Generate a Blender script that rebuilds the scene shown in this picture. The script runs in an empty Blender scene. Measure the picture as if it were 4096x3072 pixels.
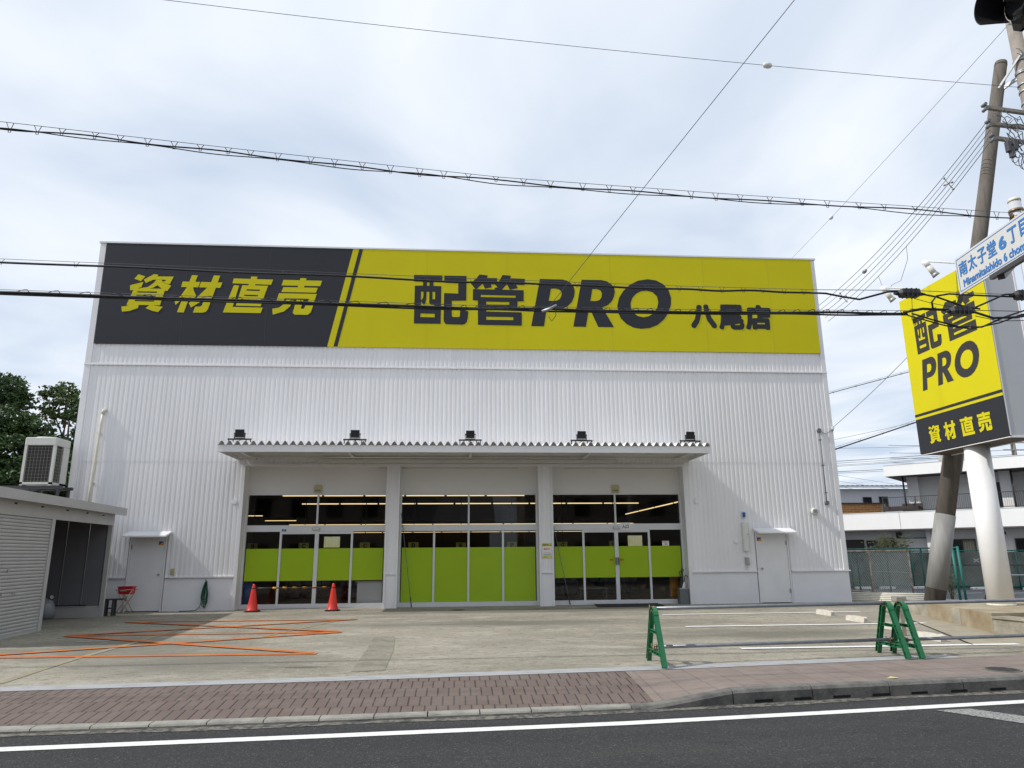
import bpy, math, random
from mathutils import Vector, Matrix
from mathutils.geometry import tessellate_polygon
rnd = random.Random(7)
S = bpy.context.scene
COL = S.collection
R_ = math.radians

# ------------------------------------------------------------------ camera
cd = bpy.data.cameras.new("camera")
cam = bpy.data.objects.new("camera", cd)
COL.objects.link(cam)
cd.sensor_width = 36.0
cd.lens = 36.0 * 2850 / 4096
cd.clip_start, cd.clip_end = 0.05, 3000
# world axes x, y, z seen in the camera (right, down, forward)
rx, ry, rz = (0.997024, 0.010099, 0.076427), (-0.076689, 0.231125, 0.969897), (-0.007869, -0.972872, 0.231211)
cam.matrix_world = Matrix(((rx[0], -rx[1], -rx[2], 0), (ry[0], -ry[1], -ry[2], 0), (rz[0], -rz[1], -rz[2], 1.5), (0, 0, 0, 1)))
S.camera = cam

# ------------------------------------------------------------------ sun and sky
SUN = Vector((1.05, 0.125, -1.0)).normalized()           # the way the light travels
elev = math.asin(-SUN.z)
sd = bpy.data.lights.new("sun", 'SUN')
sd.energy, sd.angle, sd.color = 3.6, R_(0.9), (1.0, 0.96, 0.90)
sun = bpy.data.objects.new("sun", sd)
COL.objects.link(sun)
sun.rotation_euler = SUN.to_track_quat('-Z', 'Y').to_euler()
sun.location = (-30, -9, 40)
W = bpy.data.worlds.new("World")
S.world = W
W.use_nodes = True
nt = W.node_tree
N = nt.nodes
L = nt.links
bg = N["Background"]
sky = N.new("ShaderNodeTexSky")
sky.sky_type = 'NISHITA'
sky.sun_disc = False
sky.sun_elevation = elev
sky.sun_rotation = math.atan2(-SUN.x, -SUN.y)
sky.air_density, sky.dust_density, sky.ozone_density = 1.0, 1.0, 1.0
tc = N.new("ShaderNodeTexCoord")
sep = N.new("ShaderNodeSeparateXYZ")
L.new(tc.outputs["Generated"], sep.inputs[0])
zc = N.new("ShaderNodeMath"); zc.operation = 'MAXIMUM'; zc.inputs[1].default_value = 0.06
L.new(sep.outputs["Z"], zc.inputs[0])
dx = N.new("ShaderNodeMath"); dx.operation = 'DIVIDE'
dy = N.new("ShaderNodeMath"); dy.operation = 'DIVIDE'
for d, a in ((dx, "X"), (dy, "Y")):
    L.new(sep.outputs[a], d.inputs[0]); L.new(zc.outputs[0], d.inputs[1])
cmb = N.new("ShaderNodeCombineXYZ")
L.new(dx.outputs[0], cmb.inputs[0]); L.new(dy.outputs[0], cmb.inputs[1])
mp = N.new("ShaderNodeMapping")
mp.inputs["Rotation"].default_value = (0, 0, R_(38)); mp.inputs["Scale"].default_value = (1.0, 0.62, 1.0); mp.inputs["Location"].default_value = (3.1, 1.7, 0)
L.new(cmb.outputs[0], mp.inputs[0])
n1 = N.new("ShaderNodeTexNoise"); n1.inputs["Scale"].default_value = 1.1; n1.inputs["Detail"].default_value = 6; n1.inputs["Roughness"].default_value = 0.47; n1.inputs["Distortion"].default_value = 0.5
L.new(mp.outputs[0], n1.inputs[0])
cr = N.new("ShaderNodeValToRGB")
cr.color_ramp.elements[0].position = 0.30; cr.color_ramp.elements[0].color = (0.12, 0.12, 0.12, 1)
cr.color_ramp.elements[1].position = 0.64; cr.color_ramp.elements[1].color = (0.98, 0.98, 0.98, 1)
L.new(n1.outputs[0], cr.inputs[0])
n2 = N.new("ShaderNodeTexNoise"); n2.inputs["Scale"].default_value = 1.6; n2.inputs["Detail"].default_value = 5
L.new(mp.outputs[0], n2.inputs[0])
cl = N.new("ShaderNodeMixRGB")
cl.inputs[1].default_value = (8.5, 9.1, 10.0, 1); cl.inputs[2].default_value = (10.4, 10.8, 11.4, 1)
L.new(n2.outputs[0], cl.inputs[0])
mx = N.new("ShaderNodeMixRGB")
hz = N.new("ShaderNodeMixRGB"); hz.inputs[0].default_value = 0.8; hz.inputs[2].default_value = (5.9, 7.2, 9.1, 1)       # thin high haze over the blue
L.new(sky.outputs[0], hz.inputs[1])
L.new(cr.outputs[0], mx.inputs[0]); L.new(hz.outputs[0], mx.inputs[1]); L.new(cl.outputs[0], mx.inputs[2])
L.new(mx.outputs[0], bg.inputs[0])
bg.inputs[1].default_value = 0.1
S.view_settings.view_transform = 'Standard'
S.view_settings.look = 'None'
S.view_settings.gamma = 1.0
S.view_settings.exposure = 0.0
S.cycles.max_bounces = 8
S.cycles.transparent_max_bounces = 24
S.cycles.use_denoising = True

# ------------------------------------------------------------------ materials
def new_mat(name):
    m = bpy.data.materials.new(name)
    m.use_nodes = True
    return m, m.node_tree.nodes, m.node_tree.links, m.node_tree.nodes["Principled BSDF"]

def mat(name, col, rough=0.6, metal=0.0, var=0.0, scale=3.0, col2=None, bump=0.0, bscale=40.0, spec=0.5, coords="Object", stretch=None):
    """plain surface colour with an optional second colour worked in by noise, and a fine bump"""
    m, n, l, b = new_mat(name)
    b.inputs["Base Color"].default_value = (*col, 1)
    b.inputs["Roughness"].default_value = rough
    b.inputs["Metallic"].default_value = metal
    b.inputs["Specular IOR Level"].default_value = spec
    if var or col2 or bump:
        t = n.new("ShaderNodeTexCoord")
        src = t.outputs[coords]
        if stretch:
            q = n.new("ShaderNodeMapping"); q.inputs["Scale"].default_value = stretch
            l.new(src, q.inputs[0]); src = q.outputs[0]
    if var or col2:
        z = n.new("ShaderNodeTexNoise"); z.inputs["Scale"].default_value = scale; z.inputs["Detail"].default_value = 6; z.inputs["Roughness"].default_value = 0.6
        l.new(src, z.inputs[0])
        r = n.new("ShaderNodeValToRGB")
        c2 = col2 or tuple(c * (1 - var) for c in col)
        r.color_ramp.elements[0].position = 0.33; r.color_ramp.elements[0].color = (*c2, 1)
        r.color_ramp.elements[1].position = 0.62; r.color_ramp.elements[1].color = (*col, 1)
        l.new(z.outputs[0], r.inputs[0]); l.new(r.outputs[0], b.inputs["Base Color"])
    if bump:
        z = n.new("ShaderNodeTexNoise"); z.inputs["Scale"].default_value = bscale; z.inputs["Detail"].default_value = 4
        l.new(src, z.inputs[0])
        u = n.new("ShaderNodeBump"); u.inputs["Strength"].default_value = bump; u.inputs["Distance"].default_value = 0.02
        l.new(z.outputs[0], u.inputs["Height"]); l.new(u.outputs[0], b.inputs["Normal"])
    return m

def ground_mat(name, layers, rough=0.85, bump=0.3, bscale=60.0, speck=None, stains=()):
    """layers: (colour, noise scale, low, high, stretch) mixed over one another"""
    m, n, l, b = new_mat(name)
    b.inputs["Roughness"].default_value = rough
    b.inputs["Specular IOR Level"].default_value = 0.25
    t = n.new("ShaderNodeTexCoord")
    out = None
    for i, (c, sc, lo, hi, st) in enumerate(layers):
        if out is None:
            rgb = n.new("ShaderNodeRGB"); rgb.outputs[0].default_value = (*c, 1); out = rgb.outputs[0]; continue
        q = n.new("ShaderNodeMapping"); q.inputs["Scale"].default_value = st; q.inputs["Location"].default_value = (i * 3.7, i * 1.9, 0)
        l.new(t.outputs["Object"], q.inputs[0])
        z = n.new("ShaderNodeTexNoise"); z.inputs["Scale"].default_value = sc; z.inputs["Detail"].default_value = 8; z.inputs["Roughness"].default_value = 0.65; z.inputs["Distortion"].default_value = 0.3
        l.new(q.outputs[0], z.inputs[0])
        r = n.new("ShaderNodeMapRange"); r.inputs["From Min"].default_value = lo; r.inputs["From Max"].default_value = hi
        l.new(z.outputs[0], r.inputs[0])
        x = n.new("ShaderNodeMixRGB"); l.new(r.outputs[0], x.inputs[0]); l.new(out, x.inputs[1]); x.inputs[2].default_value = (*c, 1)
        out = x.outputs[0]
    for (c, x0, y0, rx_, ry_) in stains:            # soft-edged old stains, each with its own place and shape
        q = n.new("ShaderNodeMapping"); q.vector_type = 'TEXTURE'; q.inputs["Location"].default_value = (x0, y0, 0); q.inputs["Scale"].default_value = (rx_, ry_, 1)
        l.new(t.outputs["Object"], q.inputs[0])
        z = n.new("ShaderNodeTexNoise"); z.inputs["Scale"].default_value = 2.5; z.inputs["Detail"].default_value = 6
        l.new(q.outputs[0], z.inputs[0])
        g = n.new("ShaderNodeVectorMath"); g.operation = 'LENGTH'; l.new(q.outputs[0], g.inputs[0])
        a = n.new("ShaderNodeMath"); a.operation = 'ADD'; l.new(g.outputs["Value"], a.inputs[0]); l.new(z.outputs[0], a.inputs[1])
        r = n.new("ShaderNodeMapRange"); r.inputs["From Min"].default_value = 1.55; r.inputs["From Max"].default_value = 0.85; r.inputs["To Max"].default_value = 0.75
        l.new(a.outputs[0], r.inputs[0])
        x = n.new("ShaderNodeMixRGB"); l.new(r.outputs[0], x.inputs[0]); l.new(out, x.inputs[1]); x.inputs[2].default_value = (*c, 1)
        out = x.outputs[0]
    if speck:
        v = n.new("ShaderNodeTexVoronoi"); v.inputs["Scale"].default_value = speck[1]
        l.new(t.outputs["Object"], v.inputs["Vector"])
        r = n.new("ShaderNodeMapRange"); r.inputs["From Min"].default_value = speck[2]; r.inputs["From Max"].default_value = speck[3]
        sp = n.new("ShaderNodeSeparateColor"); l.new(v.outputs["Color"], sp.inputs[0]); l.new(sp.outputs[0], r.inputs[0])
        x = n.new("ShaderNodeMixRGB"); l.new(r.outputs[0], x.inputs[0]); l.new(out, x.inputs[1]); x.inputs[2].default_value = (*speck[0], 1)
        out = x.outputs[0]
    l.new(out, b.inputs["Base Color"])
    z = n.new("ShaderNodeTexNoise"); z.inputs["Scale"].default_value = bscale; z.inputs["Detail"].default_value = 5
    l.new(t.outputs["Object"], z.inputs[0])
    u = n.new("ShaderNodeBump"); u.inputs["Strength"].default_value = bump; u.inputs["Distance"].default_value = 0.02
    l.new(z.outputs[0], u.inputs["Height"]); l.new(u.outputs[0], b.inputs["Normal"])
    return m

def brick_mat(name, c1, c2, mortar, bw, rh, ms, xs=(1, 1, 1), offset=0.5, rough=0.85, smooth=0.1, axes="XY", dirt=None):
    m, n, l, b = new_mat(name)
    b.inputs["Roughness"].default_value = rough
    b.inputs["Specular IOR Level"].default_value = 0.25
    t = n.new("ShaderNodeTexCoord")
    src = t.outputs["Object"]
    if axes != "XY":
        s = n.new("ShaderNodeSeparateXYZ"); c = n.new("ShaderNodeCombineXYZ"); l.new(src, s.inputs[0])
        l.new(s.outputs[axes[0]], c.inputs[0]); l.new(s.outputs[axes[1]], c.inputs[1]); src = c.outputs[0]
    q = n.new("ShaderNodeMapping"); q.inputs["Scale"].default_value = xs
    l.new(src, q.inputs[0])
    k = n.new("ShaderNodeTexBrick")
    k.offset = offset
    k.inputs["Color1"].default_value = (*c1, 1); k.inputs["Color2"].default_value = (*c2, 1); k.inputs["Mortar"].default_value = (*mortar, 1)
    k.inputs["Scale"].default_value = 1.0; k.inputs["Brick Width"].default_value = bw; k.inputs["Row Height"].default_value = rh
    k.inputs["Mortar Size"].default_value = ms; k.inputs["Mortar Smooth"].default_value = smooth; k.inputs["Bias"].default_value = 0.0
    l.new(q.outputs[0], k.inputs["Vector"])
    z = n.new("ShaderNodeTexNoise"); z.inputs["Scale"].default_value = 2.5; z.inputs["Detail"].default_value = 8; z.inputs["Roughness"].default_value = 0.7
    l.new(t.outputs["Object"], z.inputs[0])
    r = n.new("ShaderNodeMapRange"); r.inputs["From Min"].default_value = 0.45; r.inputs["From Max"].default_value = 0.75; r.inputs["To Max"].default_value = 0.5
    l.new(z.outputs[0], r.inputs[0])
    x = n.new("ShaderNodeMixRGB"); l.new(r.outputs[0], x.inputs[0]); l.new(k.outputs["Color"], x.inputs[1])
    x.inputs[2].default_value = (*(dirt or tuple(v * 0.6 for v in c1)), 1)
    l.new(x.outputs[0], b.inputs["Base Color"])
    iv = n.new("ShaderNodeMath"); iv.operation = 'SUBTRACT'; iv.inputs[0].default_value = 1.0
    l.new(k.outputs["Fac"], iv.inputs[1])
    u = n.new("ShaderNodeBump"); u.inputs["Strength"].default_value = 0.5; u.inputs["Distance"].default_value = 0.01
    l.new(iv.outputs[0], u.inputs["Height"]); l.new(u.outputs[0], b.inputs["Normal"])
    return m

def glass_mat(name, tint=(0.75, 0.78, 0.78), ior=1.5):
    m = bpy.data.materials.new(name); m.use_nodes = True
    n, l = m.node_tree.nodes, m.node_tree.links
    n.remove(n["Principled BSDF"])
    t = n.new("ShaderNodeBsdfTransparent"); t.inputs[0].default_value = (*tint, 1)
    g = n.new("ShaderNodeBsdfGlossy"); g.inputs["Roughness"].default_value = 0.01
    f = n.new("ShaderNodeFresnel"); f.inputs[0].default_value = ior
    x = n.new("ShaderNodeMixShader")
    l.new(f.outputs[0], x.inputs[0]); l.new(t.outputs[0], x.inputs[1]); l.new(g.outputs[0], x.inputs[2])
    l.new(x.outputs[0], n["Material Output"].inputs[0])
    return m

def emit_mat(name, col, s):
    m = bpy.data.materials.new(name); m.use_nodes = True
    n, l = m.node_tree.nodes, m.node_tree.links
    n.remove(n["Principled BSDF"])
    e = n.new("ShaderNodeEmission"); e.inputs[0].default_value = (*col, 1); e.inputs[1].default_value = s
    l.new(e.outputs[0], n["Material Output"].inputs[0])
    return m

M = {}
M['clad'] = mat("white_cladding", (0.80, 0.792, 0.797), 0.45, var=0.07, scale=1.6, stretch=(1.6, 1, 0.12))
M['trim'] = mat("white_trim", (0.77, 0.765, 0.77), 0.45, var=0.06, scale=2)
M['plinth'] = mat("painted_block", (0.76, 0.76, 0.78), 0.6, var=0.07, scale=1.2, bump=0.1, bscale=25)
M['panel'] = mat("flat_white_panel", (0.70, 0.69, 0.66), 0.5, var=0.04, scale=1.0)
M['alu'] = mat("white_aluminium", (0.66, 0.67, 0.68), 0.35, var=0.05, scale=4)
M['sign_dark'] = mat("dark_vinyl", (0.026, 0.028, 0.035), 0.5, var=0.06, scale=0.5, spec=0.25)
M['sign_yel'] = mat("yellow_vinyl", (0.60, 0.535, 0.012), 0.55, var=0.05, scale=0.6, spec=0.12)
M['seam_dark'] = mat("dark_vinyl_seam", (0.06, 0.062, 0.07), 0.5)
M['seam_yel'] = mat("yellow_vinyl_seam", (0.46, 0.41, 0.02), 0.5)
M['ink'] = mat("black_ink", (0.03, 0.028, 0.03), 0.5)
M['film'] = mat("lime_window_film", (0.325, 0.485, 0.008), 0.25, var=0.05, scale=1.5)
M['glass'] = glass_mat("shop_glass", (0.88, 0.90, 0.90))
M['dark_glass'] = mat("dark_window_glass", (0.02, 0.022, 0.025), 0.06)
M['steel'] = mat("galvanised_steel", (0.42, 0.43, 0.44), 0.45, metal=0.5, var=0.25, scale=9)
M['pipe'] = mat("barrier_pipe_steel", (0.23, 0.245, 0.275), 0.38, metal=0.35, var=0.2, scale=12)
M['black'] = mat("black_plastic", (0.018, 0.018, 0.020), 0.45)
M['cable'] = mat("black_cable", (0.012, 0.012, 0.014), 0.6)
M['wire'] = mat("aluminium_wire", (0.10, 0.105, 0.12), 0.5, metal=0.3)
M['beige'] = mat("beige_plastic", (0.50, 0.44, 0.22), 0.5, var=0.15, scale=20)
M['offwhite'] = mat("off_white_plastic", (0.66, 0.66, 0.62), 0.5)
M['grey'] = mat("grey_plastic", (0.38, 0.38, 0.36), 0.5)
M['dgrey'] = mat("dark_grey_plastic", (0.13, 0.145, 0.15), 0.5)
M['blue'] = mat("blue_plastic", (0.015, 0.10, 0.33), 0.4)
M['paper'] = mat("printed_paper", (0.72, 0.72, 0.50), 0.7, col2=(0.62, 0.60, 0.24), scale=2.5)
M['white_paper'] = mat("white_paper", (0.76, 0.75, 0.76), 0.7)
M['yel_paper'] = mat("yellow_paper", (0.62, 0.60, 0.12), 0.7)
M['red_ink'] = mat("red_ink", (0.55, 0.03, 0.03), 0.6)
M['orange_ink'] = mat("orange_ink", (0.62, 0.22, 0.10), 0.6)
M['cone'] = mat("red_cone_plastic", (0.72, 0.030, 0.016), 0.42, var=0.15, scale=6)
M['rubber'] = mat("black_rubber", (0.02, 0.018, 0.018), 0.75, var=0.3, scale=9)
M['amber'] = mat("yellow_tape", (0.70, 0.33, 0.015), 0.4)
M['green'] = mat("green_barricade_plastic", (0.010, 0.145, 0.055), 0.38, var=0.2, scale=7)
M['clamp'] = mat("bronze_clamp", (0.30, 0.21, 0.13), 0.4, metal=0.5, var=0.3, scale=30)
M['stopper'] = mat("wheel_stop_concrete", (0.60, 0.57, 0.50), 0.85, var=0.18, scale=12, bump=0.2)
M['orange_refl'] = mat("orange_reflector", (0.70, 0.20, 0.02), 0.4)
M['conc'] = mat("weathered_concrete", (0.40, 0.37, 0.30), 0.9, col2=(0.19, 0.17, 0.13), scale=2.2, bump=0.35, bscale=18)
M['conc_dark'] = mat("blackened_concrete", (0.22, 0.20, 0.17), 0.9, col2=(0.05, 0.048, 0.042), scale=2.4, bump=0.3, bscale=18)
M['rust_conc'] = mat("rust_stained_concrete", (0.36, 0.32, 0.23), 0.9, col2=(0.23, 0.165, 0.09), scale=1.6, bump=0.3, bscale=18)
M['kerb'] = mat("kerb_concrete", (0.32, 0.31, 0.27), 0.9, col2=(0.20, 0.195, 0.175), scale=4, bump=0.35, bscale=50)
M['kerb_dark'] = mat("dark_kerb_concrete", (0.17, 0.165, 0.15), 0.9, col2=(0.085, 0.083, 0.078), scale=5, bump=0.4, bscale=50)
M['slot'] = mat("drain_slot_dark", (0.008, 0.008, 0.008), 0.9)
M['pole'] = mat("concrete_pole", (0.135, 0.118, 0.100), 0.85, col2=(0.080, 0.070, 0.058), scale=3, stretch=(3, 3, 0.4), bump=0.2, bscale=20)
M['pole2'] = mat("light_concrete_pole", (0.28, 0.25, 0.215), 0.85, var=0.25, scale=4, bump=0.2, bscale=20)
M['sleeve'] = mat("grey_pole_sleeve", (0.27, 0.265, 0.255), 0.6, var=0.2, scale=4, stretch=(3, 3, 0.4))
M['white_paint'] = mat("white_painted_steel", (0.85, 0.845, 0.84), 0.4, var=0.05, scale=3)
M['sign_side'] = mat("grey_sign_side", (0.50, 0.51, 0.53), 0.45, var=0.05, scale=1)
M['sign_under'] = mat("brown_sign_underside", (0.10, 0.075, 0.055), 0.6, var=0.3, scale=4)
M['sky_pole'] = mat("pale_signal_pole", (0.56, 0.58, 0.60), 0.4, var=0.12, scale=5)
M['plate'] = mat("street_sign_white", (0.62, 0.62, 0.60), 0.4, var=0.05, scale=4)
M['sign_blue'] = mat("street_sign_blue", (0.035, 0.19, 0.52), 0.4)
M['dtruck'] = mat("dark_steel", (0.05, 0.05, 0.055), 0.5)
M['shed'] = mat("cream_shed_steel", (0.47, 0.465, 0.45), 0.5, var=0.08, scale=2)
M['shed_roof'] = mat("shed_roof_steel", (0.40, 0.40, 0.39), 0.6, var=0.3, scale=3)
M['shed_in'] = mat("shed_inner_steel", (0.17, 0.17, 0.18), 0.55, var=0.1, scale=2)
M['ac'] = mat("cream_unit_casing", (0.60, 0.60, 0.55), 0.5, var=0.05, scale=3)
M['ac_dark'] = mat("unit_coil", (0.035, 0.032, 0.03), 0.7)
M['ac_grille'] = mat("unit_grille_wire", (0.24, 0.23, 0.19), 0.5)
M['hose'] = mat("green_hose", (0.010, 0.085, 0.050), 0.45)
M['red_plastic'] = mat("red_basket_plastic", (0.50, 0.012, 0.03), 0.4)
M['brass'] = mat("brass_tube", (0.45, 0.33, 0.18), 0.3, metal=0.6)
M['bag'] = mat("clear_plastic_bag", (0.27, 0.28, 0.30), 0.35, var=0.2, scale=6)
M['rustframe'] = mat("rusty_white_frame", (0.62, 0.57, 0.48), 0.7, col2=(0.33, 0.17, 0.10), scale=5)
M['mesh_grey'] = mat("galvanised_mesh", (0.60, 0.61, 0.56), 0.6)
M['mesh_green'] = mat("green_mesh", (0.012, 0.10, 0.075), 0.5)
M['post_green'] = mat("green_fence_post", (0.010, 0.16, 0.13), 0.5)
M['cream_pipe'] = mat("cream_pipe", (0.72, 0.69, 0.58), 0.45, var=0.1, scale=5)
M['apt'] = mat("apartment_white", (0.86, 0.86, 0.85), 0.6, var=0.04, scale=0.8)
M['apt_grey'] = mat("apartment_grey_render", (0.72, 0.72, 0.71), 0.8, var=0.08, scale=1.2)
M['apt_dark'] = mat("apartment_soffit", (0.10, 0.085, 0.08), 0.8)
M['rail'] = mat("dark_railing", (0.035, 0.032, 0.035), 0.5)
M['curtain'] = mat("pale_curtain", (0.45, 0.43, 0.33), 0.8, var=0.25, scale=10, stretch=(8, 8, 0.3))
M['orange_brick'] = brick_mat("orange_brick", (0.52, 0.22, 0.07), (0.40, 0.15, 0.05), (0.55, 0.42, 0.22), 0.42, 0.11, 0.012, axes="XZ")
M['house'] = mat("pale_house_cladding", (0.56, 0.58, 0.62), 0.6, var=0.06, scale=1)
M['house_roof'] = mat("blue_grey_roof", (0.16, 0.19, 0.24), 0.5, var=0.2, scale=3)
M['conc_wall'] = mat("old_block_wall", (0.26, 0.27, 0.235), 0.9, col2=(0.12, 0.13, 0.11), scale=1.3, bump=0.2)
M['brown_wall'] = mat("brown_render", (0.065, 0.050, 0.045), 0.8, var=0.2, scale=2)
M['tile_roof'] = mat("dark_tiled_roof", (0.20, 0.19, 0.19), 0.7, var=0.3, scale=5)
M['render_wall'] = mat("grey_brown_render", (0.38, 0.33, 0.28), 0.85, var=0.2, scale=2)
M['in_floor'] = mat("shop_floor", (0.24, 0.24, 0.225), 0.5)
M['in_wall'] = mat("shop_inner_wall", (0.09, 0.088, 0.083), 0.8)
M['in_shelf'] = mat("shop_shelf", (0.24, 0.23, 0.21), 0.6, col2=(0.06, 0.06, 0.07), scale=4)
M['tube'] = emit_mat("lit_tube", (1.0, 0.72, 0.33), 1.3)
M['yel_board'] = mat("yellow_aisle_board", (0.55, 0.50, 0.05), 0.5)
M['trolley'] = mat("orange_trolley_panel", (0.75, 0.32, 0.01), 0.4)
M['bark'] = mat("grey_bark", (0.10, 0.075, 0.055), 0.9, var=0.4, scale=6, bump=0.4)
M['leaf'] = mat("deep_green_leaf", (0.055, 0.105, 0.022), 0.55, col2=(0.020, 0.048, 0.012), scale=0.9)
M['leaf2'] = mat("light_green_leaf", (0.115, 0.165, 0.045), 0.55, col2=(0.050, 0.085, 0.022), scale=1.2)
M['leaf3'] = mat("yellowing_leaf", (0.16, 0.15, 0.03), 0.6, col2=(0.05, 0.07, 0.015), scale=3)
M['iron'] = mat("cast_iron_cover", (0.09, 0.085, 0.078), 0.6, metal=0.3, var=0.3, scale=12, bump=0.5, bscale=60)
M['mat_black'] = mat("black_entrance_mat", (0.022, 0.023, 0.026), 0.9, var=0.3, scale=25)
M['dry_leaf'] = mat("pale_dry_leaf", (0.55, 0.50, 0.22), 0.7)
M['line'] = ground_mat("white_road_paint", [((0.72, 0.72, 0.70), 0, 0, 0, 0), ((0.50, 0.50, 0.48), 6, 0.55, 0.75, (1, 1, 1)), ((0.14, 0.14, 0.14), 38, 0.62, 0.70, (1, 1, 1))], rough=0.7)
M['pline'] = ground_mat("white_bay_paint", [((0.74, 0.74, 0.73), 0, 0, 0, 0), ((0.40, 0.38, 0.34), 9, 0.60, 0.78, (1, 1, 1))], rough=0.75)
M['oline'] = ground_mat("orange_paint", [((0.50, 0.125, 0.033), 0, 0, 0, 0), ((0.50, 0.19, 0.045), 1.5, 0.45, 0.65, (1, 1, 1)), ((0.27, 0.21, 0.15), 8, 0.55, 0.72, (1, 1, 1)), ((0.24, 0.21, 0.165), 30, 0.60, 0.70, (1, 1, 1))], rough=0.75)
M['yline'] = ground_mat("faded_yellow_paint", [((0.33, 0.28, 0.14), 0, 0, 0, 0), ((0.25, 0.23, 0.19), 7, 0.38, 0.58, (1, 1, 1))], rough=0.8)
M['fline'] = ground_mat("worn_road_paint", [((0.34, 0.34, 0.33), 0, 0, 0, 0), ((0.08, 0.08, 0.08), 40, 0.45, 0.6, (1, 1, 1))], rough=0.8)
M['gutter'] = ground_mat("pale_gutter_concrete", [((0.36, 0.365, 0.375), 0, 0, 0, 0), ((0.25, 0.245, 0.23), 3, 0.48, 0.70, (1, 3, 1)), ((0.22, 0.20, 0.17), 18, 0.64, 0.75, (1, 1, 1))], rough=0.8)
M['asphalt'] = ground_mat("asphalt", [((0.048, 0.049, 0.051), 0, 0, 0, 0), ((0.072, 0.071, 0.068), 1.1, 0.45, 0.70, (0.12, 1, 1)), ((0.033, 0.033, 0.034), 2.6, 0.55, 0.72, (0.4, 1, 1)), ((0.026, 0.026, 0.028), 55, 0.48, 0.64, (1, 1, 1)), ((0.085, 0.084, 0.080), 80, 0.60, 0.72, (1, 1, 1))], rough=0.9, bump=0.9, bscale=110, speck=((0.17, 0.165, 0.155), 110, 0.93, 1.0))
M['asphalt2'] = ground_mat("pale_asphalt", [((0.17, 0.17, 0.175), 0, 0, 0, 0), ((0.11, 0.11, 0.115), 3, 0.45, 0.7, (1, 1, 1))], rough=0.9, bump=0.4, bscale=90)
M['dust'] = ground_mat("gritty_road_edge", [((0.19, 0.175, 0.145), 0, 0, 0, 0), ((0.06, 0.06, 0.058), 12, 0.42, 0.58, (1, 1, 1))], rough=0.95)
M['lot'] = ground_mat("worn_concrete_yard", [((0.300, 0.275, 0.220), 0, 0, 0, 0), ((0.190, 0.174, 0.136), 0.45, 0.44, 0.66, (0.7, 1, 1)), ((0.375, 0.347, 0.288), 1.6, 0.50, 0.68, (0.5, 1, 1)), ((0.165, 0.152, 0.120), 3.2, 0.56, 0.74, (0.6, 1, 1)), ((0.105, 0.102, 0.086), 0.8, 0.62, 0.82, (0.5, 1.2, 1)), ((0.145, 0.134, 0.108), 9, 0.52, 0.70, (0.7, 1, 1)), ((0.42, 0.39, 0.325), 16, 0.57, 0.70, (0.8, 1, 1)), ((0.13, 0.12, 0.10), 30, 0.56, 0.70, (1, 1, 1)), ((0.40, 0.37, 0.30), 60, 0.56, 0.70, (1, 1, 1))], stains=(((0.16, 0.15, 0.125), -3.9, 11.4, 2.2, 1.5), ((0.15, 0.14, 0.115), -5.6, 13.2, 2.2, 1.6), ((0.08, 0.08, 0.078), -2.05, 10.6, .35, .10), ((0.13, 0.122, 0.10), 6.0, 13.6, 3.2, .9), ((0.14, 0.13, 0.11), 1.5, 16.5, 4.5, .8), ((0.13, 0.12, 0.10), 4.0, 19.9, 9, .8)), rough=0.9, bump=0.45, bscale=30)
M['lot3'] = ground_mat("patched_concrete", [((0.245, 0.225, 0.178), 0, 0, 0, 0), ((0.17, 0.158, 0.128), 2.5, 0.45, 0.65, (1, 1, 1)), ((0.33, 0.305, 0.25), 9, 0.55, 0.72, (1, 1, 1))], rough=0.9, bump=0.4, bscale=35)
M['lot2'] = ground_mat("paler_concrete_apron", [((0.33, 0.295, 0.225), 0, 0, 0, 0), ((0.23, 0.205, 0.155), 2, 0.50, 0.70, (1, 1, 1)), ((0.20, 0.19, 0.16), 8, 0.60, 0.78, (1, 0.4, 1))], rough=0.9, bump=0.35, bscale=30)
M['brick'] = brick_mat("red_paver", (0.155, 0.117, 0.103), (0.138, 0.104, 0.092), (0.050, 0.040, 0.036), 0.125, 1.0, 0.009, xs=(1, 3, 1), smooth=0.2, dirt=(0.21, 0.18, 0.155))
M['tile'] = brick_mat("pink_grey_tile", (0.225, 0.178, 0.155), (0.195, 0.157, 0.138), (0.13, 0.10, 0.09), 0.33, 0.33, 0.006, offset=0.0, smooth=0.2, dirt=(0.30, 0.27, 0.24))

# ------------------------------------------------------------------ mesh helper
def wloc(o):
    v = Vector((0, 0, 0))
    while o:
        v = v + o.location; o = o.parent
    return v

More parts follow.
